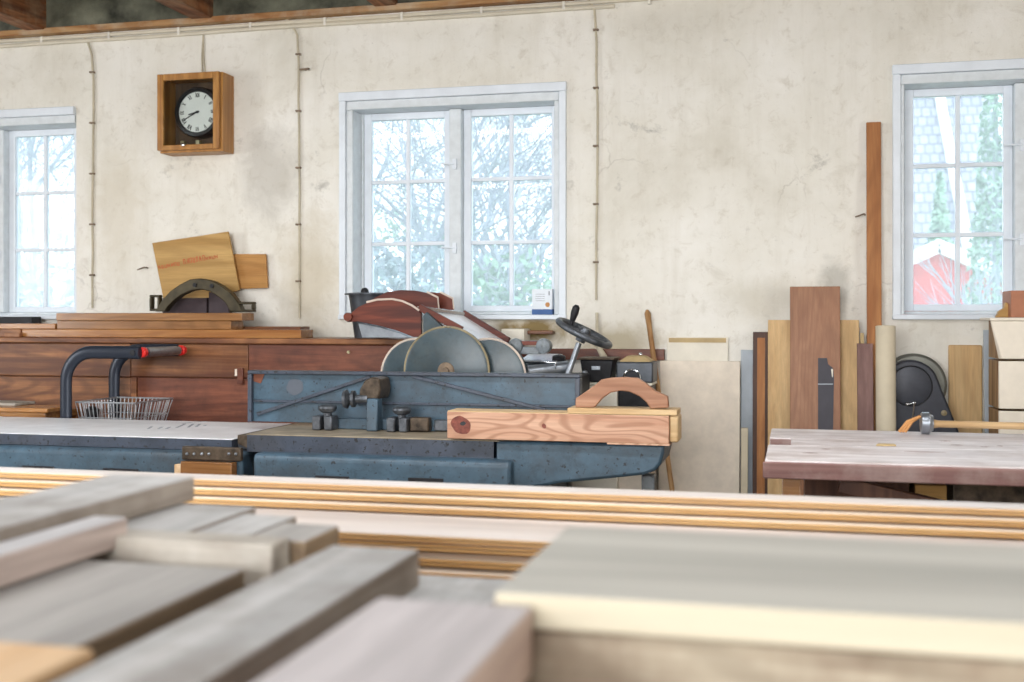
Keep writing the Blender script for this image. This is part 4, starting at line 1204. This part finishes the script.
# bare patch on its face
def onlean(px, py, yb, yt, zt_):
    # intersection with the sloping front face
    u = px - 512; dx = -FPX * SN + u * CS; dy = FPX * CS + u * SN; dz = -(py - HOR)
    k = (yt - yb) / zt_
    t = (yb + k * EYE) / (dy - k * dz)
    return t * dx, t * dy, EYE + t * dz
pp = [(818, 358), (827, 358), (828, 364), (833, 368), (834, 376), (833, 431), (818, 431)]
f_ = [onlean(a, b, 5.875, 6.065, zt) for a, b in pp]
MB().hexa([(x, y + .001, z) for x, y, z in f_], [(x, y - .0015, z) for x, y, z in f_]).build('bare_patch', 'slate_patch', o)
pp = [(818, 383.6), (833, 383.6), (833, 384.6), (818, 384.6)]
f_ = [onlean(a, b, 5.875, 6.065, zt) for a, b in pp]
MB().hexa([(x, y, z) for x, y, z in f_], [(x, y - .0025, z) for x, y, z in f_]).build('pale_scratch', 'greyblue_board', o)
pp = [(831, 369), (833, 369), (833, 377), (832, 377)]
f_ = [onlean(a, b, 5.875, 6.065, zt) for a, b in pp]
MB().hexa([(x, y, z) for x, y, z in f_], [(x, y - .0025, z) for x, y, z in f_]).build('pale_scratch', 'pale_board', o)
lean('leaning_board', 857, 873, 343.5, 5.93, 'purple_z', 'short purplish-brown board leaning in front of the tall post', 'board', .02, ytop=6.08)
lean('wood_block', 860.2, 864, 333, 6.0, 'tape', 'small pale wood piece peeping out above the purplish board', 'board', .02, ytop=6.13)
lean('wooden_post', 866.5, 881, 122, 6.08, 'pine_z', 'very tall narrow orange-brown post leaning on the wall beside the right window', 'post', .03)
# cardboard tube
A = at(885.5, 327, 5.86)
tb = MB()
ln = 24
tb.lathe((A[0], 5.78, .006), Vector((0, .08, A[1])), [(0, .047), ((A[1] ** 2 + .0064) ** .5 - .002, .047), ((A[1] ** 2 + .0064) ** .5, .042), ((A[1] ** 2 + .0064) ** .5 - .05, .039)], 32)
tag(tb.build('cardboard_tube', 'tube_card'), 'pale upright cardboard tube standing between the tall post and the black guard', 'tube')
lean('leaning_board', 948.5, 982.5, 345, 6.175, 'beech_z', 'tan board with rounded corners leaning under the right window', 'board', .018, bev=.008)
lean('panel_sheet', 983.5, 995, 330, 6.08, 'greyblue_board', 'narrow pale grey strip leaning left of the stacked drawers', 'panel', .012)

# black belt guard
gy = 5.98
gc = at(911, 387, gy)
GR = .155
guard_pts = [(gc[0] + GR * .86 * math.cos(a), gc[1] + GR * .86 * math.sin(a)) for a in [PI - i / 20 * (PI - .5) for i in range(21)]]
ge = at(960, 434, gy)
zlow = .77
slope = (ge[0] - guard_pts[-1][0]) / (guard_pts[-1][1] - ge[1])
guard_pts += [(guard_pts[-1][0] + slope * (guard_pts[-1][1] - zlow), zlow), (guard_pts[0][0], zlow)]
bg = thing('belt_guard_machine', (gc[0], gy + .1, 0), 'black belt-guarded machine standing between the cardboard tube and the tan board', 'machine')
gd = MB().prism(guard_pts, gy, gy + .10).build('belt_guard', 'guard', bg, .01)
c2 = at(914, 385, gy + .11)
MB().lathe((c2[0], gy + .165, c2[1]), (0, -1, 0), [(0, .158), (.05, .158), (.06, .145), (.062, 0)], 48).build('pulley_cover', 'guard_rim', bg)
c3 = at(911, 386, gy)
MB().torus((c3[0], gy - .001, c3[1]), (0, 1, 0), .098, .004, 48, 8).build('cover_ring', 'iron_black', gd)
MB().lathe((c3[0], gy, c3[1]), (0, -1, 0), [(0, .095), (.004, .095), (.006, .085), (.0062, 0)], 48).build('cover_disc', 'guard', gd)
m_ = MB()
for a, b in ((907, 404), (914, 403)):
    x, z = at(a, b, gy - .01); m_.ball((x, gy - .012, z), .011, 10)
x, z = at(907, 404, gy - .01); x2, z2 = at(914, 403, gy - .01); m_.cyl((x, gy - .01, z), (x2, gy - .01, z2), .006, n=8)
x3, z3 = at(912, 420, gy - .01); m_.tube([(x2, gy - .008, z2), (x3 + .005, gy - .012, z3 + .03), (x3, gy - .01, z3)], .005, 8)
m_.build('wing_nut', 'chrome', gd)
x, z = at(944, 413, gy)
MB().lathe((x, gy, z), (0, -1, 0), [(0, .014), (.006, .014), (.01, .006)], 16).build('bolt', 'edge_gold', gd)
MB().box(gc[0] - .13, gc[0] + .25, gy + .0, gy + .16, 0, zlow - .001).build('machine_base', 'iron_black', bg, .01)

# ------------------------------------------------------------------ whitewashed plank table on the right
TZ = .92
ta = on(777, 428.4, TZ); tb_ = on(765, 460, TZ)
tx = -0.0
tx0, tx1 = tb_[0], 2.3
ty0, ty1 = tb_[1], ta[1]
wt_ = thing('plank_table', ((tx0 + tx1) / 2, (ty0 + ty1) / 2, 0), 'heavy whitewashed plank worktable standing in front of the leaning boards', 'table')
ny = [ty0, ty0 + .44, ty0 + .68, ty1]
x_in = on(783, 440, TZ)[0]
starts = [tx0, tx0 + .075, tx0 + .0]
for k in range(3):
    MB().box(starts[k], tx1, ny[k] + .0015, ny[k + 1] - .0015, TZ - .052, TZ).build('table_plank', 'table_top', wt_, .004)
MB().box(tx0 - .006, tx1 + .004, ty0 - .014, ty0 - .0005, TZ - .054, TZ - .004).build('front_edge', 'table_edge', wt_, .004)
for a in (tx0 + .05, tx1 - .12):
    for b in (ty0 + .06, ty1 - .14):
        MB().box(a, a + .055, b, b + .07, 0, TZ - .053).build('leg', 'oakboard', wt_, .004)
MB().box(tx0 + .002, tx0 + .0745, ny[2] - .006, ny[2] + .0005, TZ - .045, TZ - .006).build('plank_edge', 'table_edge', wt_)
A = on(845, 474, TZ - .07)
MB().bar((tx0 + .22, ty0 + .12, TZ - .08), (tx0 + 1.3, ty0 + .12, TZ - .32), .05, .05).build('diagonal_brace', 'darkframe', wt_, .003)
MB().box(tx0 + .1, tx1 - .1, ty0 + .1, ty1 - .1, .42, .45).build('lower_shelf', 'bench', wt_, .003)
A = on(885, 445.8, TZ)
tag(MB().prism_z([(A[0] - .03, A[1] - .02), (A[0] + .035, A[1] - .012), (A[0] + .03, A[1] + .02), (A[0] - .02, A[1] + .024)], TZ + .0005, TZ + .006).build('wood_chip', 'tape', None, .001),
    'small amber wood chip lying on the whitewashed table top', 'wood chip')
m_ = MB()
random.seed(3)
for a, b, l in ((925, 452, .13), (810, 453, .05), (826, 449, .03), (957, 445, .04), (985, 447, .03), (945, 441, .04), (1000, 446, .02)):
    q = on(a, b, TZ); m_.prism_z([(q[0] - l / 2, q[1] - .002), (q[0], q[1] - .008), (q[0] + l / 2, q[1]), (q[0], q[1] + .006)], TZ, TZ + .0008)
m_.build('table_cracks', 'table_edge', wt_, smooth=False)
# dark storage things under the table
for i, (a, wd, hh, mt, lab) in enumerate(((tx0 + .12, .34, .38, 'darkframe', 'reddish wooden box on the shelf under the whitewashed table'),
                                          (tx0 + .48, .1, .34, 'ply_tan', 'tan upright block on the shelf under the whitewashed table'),
                                          (tx0 + .60, 1.3, .40, 'grease', 'dark mottled crate on the shelf under the whitewashed table'))):
    board('storage_box', a, a + wd, ty0 + .5, ty0 + .85, .4505, .4505 + hh, mt, lab, 'box')

# pole with a drum lying on the table back edge
py_ = 4.47
x, z = at(926, 422, py_)
pl = thing('roller_pole', (x, py_, TZ), 'long turned wooden pole with a grey drum end lying on the whitewashed table', 'pole')
zc = TZ + .042
MB().lathe((x - .02, py_, zc), (1, 0, 0), [(0, .03), (.004, .040), (.03, .041), (.034, .034), (.045, .028), (.048, 0)], 28).build('drum', 'steel_part', pl)
MB().lathe((x + .024, py_, zc - .002), (1, -.02, -.004), [(0, .017), (.02, .013), (1.2, .014)], 16).build('pole_shaft', 'stick_x', pl)
m_ = MB()
for q in (0, .02, .04):
    m_.tube([(x - .02, py_ - q * .3, zc + .025), (x - .05 - q * .4, py_ - .01, zc + .005), (x - .075 - q * .5, py_ - .01, TZ + .008)], .006, 8)
m_.build('strap', 'orange', pl)

# ------------------------------------------------------------------ stack of drawers at the right edge
dy0 = 5.62
dx0 = ax(999, dy0)
ztop = az(1010, 319, dy0)
lv = [az(1010, q, dy0) for q in (319.5, 359, 409)]
lv += [lv[2] - .25, lv[2] - .50, lv[2] - .75]
lv = [q for q in lv if q > .1] + [0]
for i in range(len(lv) - 1):
    zt, zb = lv[i] - (.004 if i else .0), lv[i + 1] + .0005
    offs = (-.035, 0, 0, .004, 0, 0, 0)[i]
    nm_ = ['topmost', 'second from the top', 'third from the top', 'fourth from the top', 'fifth from the top', 'lowest'][min(i, 5)]
    r_ = thing('drawer_box', (dx0 + .35, dy0 + .14, zb), 'whitewashed drawer box at the right edge, %s of its stack' % nm_, 'box', 'stacked drawer boxes at the right edge')
    zt -= .006
    fb = [(dx0 + (.0 if i else .012), dy0, zb), (dx0 + .7, dy0, zb), (dx0 + .7, dy0 + .02, zb), (dx0, dy0 + .02, zb)]
    ft = [(dx0 + offs, dy0, zt), (dx0 + .7, dy0, zt), (dx0 + .7, dy0 + .02, zt), (dx0 + offs, dy0 + .02, zt)]
    MB().hexa(fb, ft).build('drawer_front', 'crate', r_, .003)
    MB().box(dx0 - .003 + max(offs, 0), dx0 + .012, dy0 + .021, dy0 + .27, zb, zt).build('drawer_side', 'crate_side', r_, .002)
    MB().box(dx0 + .69, dx0 + .70, dy0 + .021, dy0 + .27, zb, zt).build('drawer_side', 'crate_side', r_, .002)
    MB().box(dx0 + .012, dx0 + .69, dy0 + .021, dy0 + .27, zb, zb + .01).build('drawer_bottom', 'crate_side', r_)
    MB().box(dx0 + .012, dx0 + .69, dy0 + .26, dy0 + .27, zb + .01, zt).build('drawer_back', 'crate_side', r_)
ztp = lv[0] - .0055
board('shelf_board', dx0 - .04, dx0 + .75, dy0 - .01, dy0 + .29, ztp, ztp + .014, 'crate', 'thin pale board lying on top of the stacked drawer boxes')
x0 = ax(1011, dy0 + .05)
board('carton_box', x0, x0 + .3, dy0 + .05, dy0 + .28, ztp + .0145, az(1018, 290.5, dy0 + .05), 'redbox', 'red-brown carton on top of the stacked drawers at the right edge', 'box')
x0, x1 = ax(996, dy0 + .12), ax(1009, dy0 + .12)
z0 = ztp + .0145; zt = az(1006, 302, dy0 + .12)
tag(MB().prism([(x0, z0), (x1, z0), (x1, zt - .01), ((x0 + x1) / 2 + .014, zt), ((x0 + x1) / 2 + .006, zt - .03), (x0 + .014, z0 + .03)], dy0 + .12, dy0 + .17).build('carved_bracket', 'ply_tan', None, .004),
    'small tan carved wooden bracket standing left of the red-brown carton', 'bracket')

# ------------------------------------------------------------------ foreground: big work table under the timber piles
WT = .80
wk = thing('assembly_table', (-.6, 1.6, 0), 'broad wooden table hidden under the timber piles in the foreground', 'table')
MB().box(-2.6, 1.6, .55, 2.70, WT - .05, WT).build('table_top', 'worktop', wk, .004)
for a in (-2.5, -.6, 1.4):
    for b in (.65, 2.55):
        MB().box(a, a + .09, b, b + .09, 0, WT - .05).build('leg', 'worktop', wk, .003)


# long moulding stack at the back
def tongue_board(x0, x1, y0, y1, z0, z1, mat, label, group='long pine boards in the stack behind the grey planks'):
    th = z1 - z0; h = th / 2
    # profile with a groove in the near edge
    pts = [(y1, z0), (y0 + .020, z0), (y0 + .020, z0 + th * .2), (y0 + .006, z0 + th * .22), (y0 + .006, z0 + th * .48), (y0 + .014, z0 + th * .5), (y0 + .014, z0 + th * .58), (y0, z0 + th * .6), (y0, z1 - .003), (y0 + .003, z1), (y1, z1)]
    o = MB().hexa([(x0, y, z) for y, z in pts], [(x1, y, z) for y, z in pts]).build('pine_board', mat, None, 0)
    return tag(o, label, 'board', group)


z = .8925
zz0 = .80
n = 3
labs = ['topmost long pine moulding of the stack behind the grey planks', 'second long pine moulding from the top of the stack', 'third long pine moulding from the top of the stack']
tops = [.952, .932, .912]
fronts = [2.570, 2.550, 2.530]
for i in range(3):
    tongue_board(-2.5 + i * .02, 1.45 - i * .02, fronts[i], 2.645, tops[i] - .0195, tops[i], ['moulding_pale', 'moulding', 'moulding'][i], labs[i])
# wide board forming the ledge and those below it
tongue_board(-2.35, 1.4, 2.30, 2.60, .872, .892, 'moulding_pale', 'wide pale pine board lying under the mouldings, its knotted face showing')
tongue_board(-2.4, 1.42, 2.325, 2.60, .848, .871, 'moulding', 'pine board directly beneath the wide knotted board')
tongue_board(-2.3, 1.38, 2.29, 2.60, .8245, .8475, 'moulding', 'yellow pine board second from the bottom of the long stack')
tongue_board(-2.35, 1.4, 2.27, 2.60, .8005, .824, 'moulding', 'yellow pine board lowest of the long stack')

# left pile of grey planks, running away from the camera
GP = 'grey planks in the foreground pile'
def pk(x0, x1, y0, y1, z0, z1, mat, label, bev=.004):
    return board('timber_plank', x0, x1, y0, y1, z0, z1, mat, label, 'plank', GP, bev)


pk(-1.065, -.918, .45, 1.635, 1.062, 1.10, 'gray_y', 'wide grey plank topmost of the left foreground pile, reaching furthest')
pk(-.914, -.862, .5, 1.36, 1.0465, 1.085, 'pink_y', 'narrow pinkish plank lying against the topmost grey plank')
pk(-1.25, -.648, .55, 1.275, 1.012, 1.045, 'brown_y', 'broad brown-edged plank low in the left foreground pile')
pk(-1.22, -.640, 1.33, 1.385, 1.008, 1.064, 'gray_x', 'square grey cross batten lying across the left foreground pile')
pk(-1.24, -.80, 1.39, 1.61, 1.012, 1.061, 'gray_y', 'short grey plank behind the cross batten, left of three')
pk(-.797, -.712, 1.39, 1.565, 1.012, 1.058, 'gray_y', 'short grey plank behind the cross batten, middle of three')
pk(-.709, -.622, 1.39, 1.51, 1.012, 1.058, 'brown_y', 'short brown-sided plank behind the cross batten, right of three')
pk(-.575, -.456, .50, 1.368, 1.012, 1.06, 'gray_y', 'long grey plank between the broad plank and the nearest thick one')
pk(-.375, -.228, .40, 1.005, 1.028, 1.091, 'gray_y2', 'thick mauve-grey plank nearest the camera in the left pile')
pk(-.515, -.37, .6, 1.53, .957, .9905, 'gray_y', 'grey plank mostly hidden under the thick mauve-grey one')
pk(-.70, -.585, .42, .872, 1.0455, 1.066, 'tan_y', 'short tan plank end lying on the broad plank, lower left corner')
# layers carrying the pile
pk(-.37, -.24, .5, .95, .9910, 1.0275, 'rough_x', 'hidden spacer plank directly under the thick mauve-grey plank')
pk(-1.24, -.525, .6, 1.50, .957, .990, 'gray_y', 'hidden grey plank under the left foreground pile')
pk(-1.20, -.56, .62, .72, .9905, 1.0115, 'gray_x', 'thin hidden batten under the near end of the left pile')
pk(-1.22, -.50, 1.40, 1.46, .9905, 1.0115, 'gray_x', 'thin hidden batten under the far end of the left pile')
pk(-.362, -.27, .55, .98, .957, .9905, 'gray_y', 'hidden grey plank beside the one mostly hidden')
pk(-1.22, -.27, .70, .80, .8005, .9565, 'rough_x', 'hidden bearer beam under the near part of the left pile')
pk(-1.22, -.27, 1.12, 1.22, .8005, .9565, 'rough_x', 'hidden bearer beam under the far part of the left pile')

# right: wide cream board on a rough beam
board('timber_plank', -.266, 1.35, 1.012, 1.352, 1.067, 1.10, 'cream', 'wide smooth cream board covering the right foreground', 'plank', bevel=.004)
board('timber_beam', -.246, 1.33, 1.02, 1.20, .935, 1.0665, 'rough_x', 'rough grey beam with bark specks directly under the cream board', 'beam', bevel=.006)
board('timber_beam', -.23, 1.30, 1.04, 1.30, .8005, .9345, 'rough_x', 'lower rough beam beneath the specked beam, right foreground', 'beam', bevel=.006)

# ------------------------------------------------------------------ outdoors
gr = struct(MB().box(-40, 40, WY + .4, 70, -.5, -.3).build('ground_lawn', 'grass'))


def bare_tree(x, y, h, seed, label, spread=1.0, mat='bark', depth=5, r0=.09, grp='bare trees outside the windows'):
    rnd = random.Random(seed)
    m_ = MB()
    def grow(p, d, L, r, lev):
        q = p + d * L
        mid = p.lerp(q, .5) + Vector((rnd.uniform(-1, 1), rnd.uniform(-1, 1), rnd.uniform(-1, 1))) * L * .06
        m_.tube([p, mid, q] if lev > 1 else [p, q], [r, r * .85, r * .7] if lev > 1 else [r, r * .5], 3 if lev < 4 else 6)
        if lev == 0: return
        for k in range(3):
            nd = (d + Vector((rnd.uniform(-1, 1), rnd.uniform(-1, 1), rnd.uniform(-.45, .75))) * .8 * spread).normalized()
            grow(p.lerp(q, rnd.uniform(.55, 1)), nd, L * rnd.uniform(.62, .88), max(r * .6, .004), lev - 1)
    grow(Vector((x, y, -.31)), Vector((rnd.uniform(-.1, .1), 0, 1)), h * .3, r0, depth)
    o = m_.build('bare_tree', mat, None, 0, loc=(x, y, -.3))
    return tag(o, label, 'tree', 'bare trees outside the windows')


k = 0
ordn = ['leftmost', 'second from the left', 'middle', 'second from the right', 'rightmost']
for i, (px_, y, h) in enumerate([(10, 10.5, 6.0), (38, 12.5, 7.0), (70, 10.2, 6.2)]):
    bare_tree(ax(px_, y), y, h, 20 + i, 'pale bare tree outside the leftmost window, %s of three' % ['leftmost', 'middle', 'rightmost'][i], 1.2, depth=6, r0=.06)
for i, (px_, y, h) in enumerate([(378, 10.0, 6.2), (415, 12.5, 6.6), (455, 9.6, 5.6), (500, 12.0, 6.0), (545, 10.0, 5.2)]):
    bare_tree(ax(px_, y), y, h, 40 + i, 'pale bare tree outside the middle window, %s of five' % ordn[i], 1.2, depth=6, r0=.06)
bare_tree(1.9, 11.5, 3.2, 77, 'small pale bare shrub in front of the red barn through the right window', .7, depth=4, r0=.04)


def bush(x, y, rx, h, seed, mat, label, n=1500, cat='bush', cone=False, z0=-.3):
    rnd = random.Random(seed); m_ = MB()
    for i in range(n):
        if cone:
            t = rnd.random() ** 1.3; rr = rx * (1 - t) * rnd.uniform(.55, 1); a = rnd.uniform(0, 2 * PI)
            c_ = Vector((x + rr * math.cos(a), y + rr * math.sin(a), z0 + .2 + t * h))
        else:
            v_ = Vector((rnd.gauss(0, 1), rnd.gauss(0, 1), rnd.gauss(0, 1))).normalized() * rnd.uniform(.6, 1)
            c_ = Vector((x + v_.x * rx, y + v_.y * rx * .8, z0 + h / 2 + v_.z * h / 2))
        u_ = Vector((rnd.gauss(0, 1), rnd.gauss(0, 1), rnd.gauss(0, 1))).normalized(); w_ = u_.orthogonal().normalized()
        s2_ = rnd.uniform(.03, .075) * (1 if y < 20 else 1.8)
        vs = [m_.bm.verts.new(c_ + u_ * s2_), m_.bm.verts.new(c_ + w_ * s2_ * .45), m_.bm.verts.new(c_ - u_ * s2_), m_.bm.verts.new(c_ - w_ * s2_ * .45)]
        m_.bm.faces.new(vs)
    o = m_.build('leafy_bush' if not cone else 'conifer', mat, None, 0, smooth=False, loc=(x, y, z0))
    tr_ = MB().cyl((x, y, z0 - .005), (x, y, z0 + h * .8), .06, .02, 8).build('trunk', 'bark', o)
    return tag(o, label, cat)


bush(ax(405, 14.5), 14.5, 1.7, 3.4, 1, 'leaf', 'pale green leafy bush outside the left half of the middle window', 3200)
bush(ax(515, 17.5), 17.5, 1.8, 3.2, 2, 'leaf2', 'blue-green leafy bush outside the right half of the middle window', 3200)
bush(ax(400, 8.6), 8.6, .9, 2.3, 8, 'leaf2', 'low pale shrub close outside the left half of the middle window', 2200)
bush(ax(520, 8.8), 8.8, .9, 2.2, 9, 'leaf', 'low pale shrub close outside the right half of the middle window', 2200)
bush(ax(45, 9.2), 9.2, 1.2, 2.2, 10, 'leaf2', 'low pale shrub close outside the leftmost window', 2200)
bush(ax(30, 16.0), 16.0, 2.4, 3.4, 3, 'leaf2', 'dim blue-green bush far outside the leftmost window', 2600)
bush(ax(996, 15.0), 15.0, .5, 6.4, 4, 'leaf', 'tall pale green conifer outside the right half of the right window', 4800, 'tree', True)
bush(ax(940, 26.5), 26.5, .8, 4.6, 5, 'leaf', 'pale green conifer behind the red barn in front of the tiled roof', 2600, 'tree', True)

# red barn with white barge boards, and the grey tiled roof beyond it
by_ = 19.0
g0 = at(880, 318, by_)[0]; ap = at(938, 252, by_); rt = at(1040, 297, by_)
lt = at(840, 296, by_)
bn = thing('red_barn', (ap[0], by_ + 2, -.3), 'small red barn with white gable edges outside the right window', 'barn')
MB().prism([(lt[0], -.3), (rt[0], -.3), (rt[0], rt[1]), ap, (lt[0], lt[1])], by_, by_ + 4).build('barn_wall', 'barn', bn)
for q in (lt, rt):
    MB().bar((ap[0], by_ - .1, ap[1] + .06), (q[0], by_ - .1, q[1] + .06), .22, .16).build('barge_board', 'barnwhite', bn)
    dx = q[0] - ap[0]
    MB().hexa([(ap[0], by_ - .15, ap[1] + .12), (q[0], by_ - .15, q[1] + .12), (q[0], by_ + 4.2, q[1] + .12), (ap[0], by_ + 4.2, ap[1] + .12)],
              [(ap[0], by_ - .15, ap[1] + .2), (q[0], by_ - .15, q[1] + .2), (q[0], by_ + 4.2, q[1] + .2), (ap[0], by_ + 4.2, ap[1] + .2)]).build('barn_roof', 'barnwhite', bn)
m_ = MB()
for i in range(24):
    x = lt[0] + (rt[0] - lt[0]) * (i + .5) / 24
    m_.box(x - .02, x + .02, by_ - .02, by_, -.3, 1.8)
m_.build('batten', 'barn', bn)
ry = 28.0
A = at(1003, 240, ry); B = at(870, 250, ry)
hs_ = thing('tiled_house', (B[0], ry + 3, -.3), 'grey-tiled house roof with a white edge behind the red barn', 'house')
x0, x1 = B[0] - 2, A[0]
MB().box(x0, x1 - .4, ry + .3, ry + 6, -.3, 2.6).build('house_wall', 'barnwhite', hs_)
MB().hexa([(x0, ry, 2.4), (x1 + .3, ry, 2.4), (x1 + .3, ry + 5, 9.5), (x0, ry + 5, 9.5)], [(x0, ry, 2.6), (x1 + .3, ry, 2.6), (x1 + .3, ry + 5, 9.7), (x0, ry + 5, 9.7)]).build('roof', 'tiles', hs_, smooth=False)
p1_ = at(925, 60, ry + 5); p2_ = at(966, 240, ry + .3)
MB().bar((p1_[0], ry + 4.4, 9.0), (p2_[0], ry - .1, 2.9), .22, .2, (0, 1, 0)).build('white_verge', 'barnwhite', hs_)
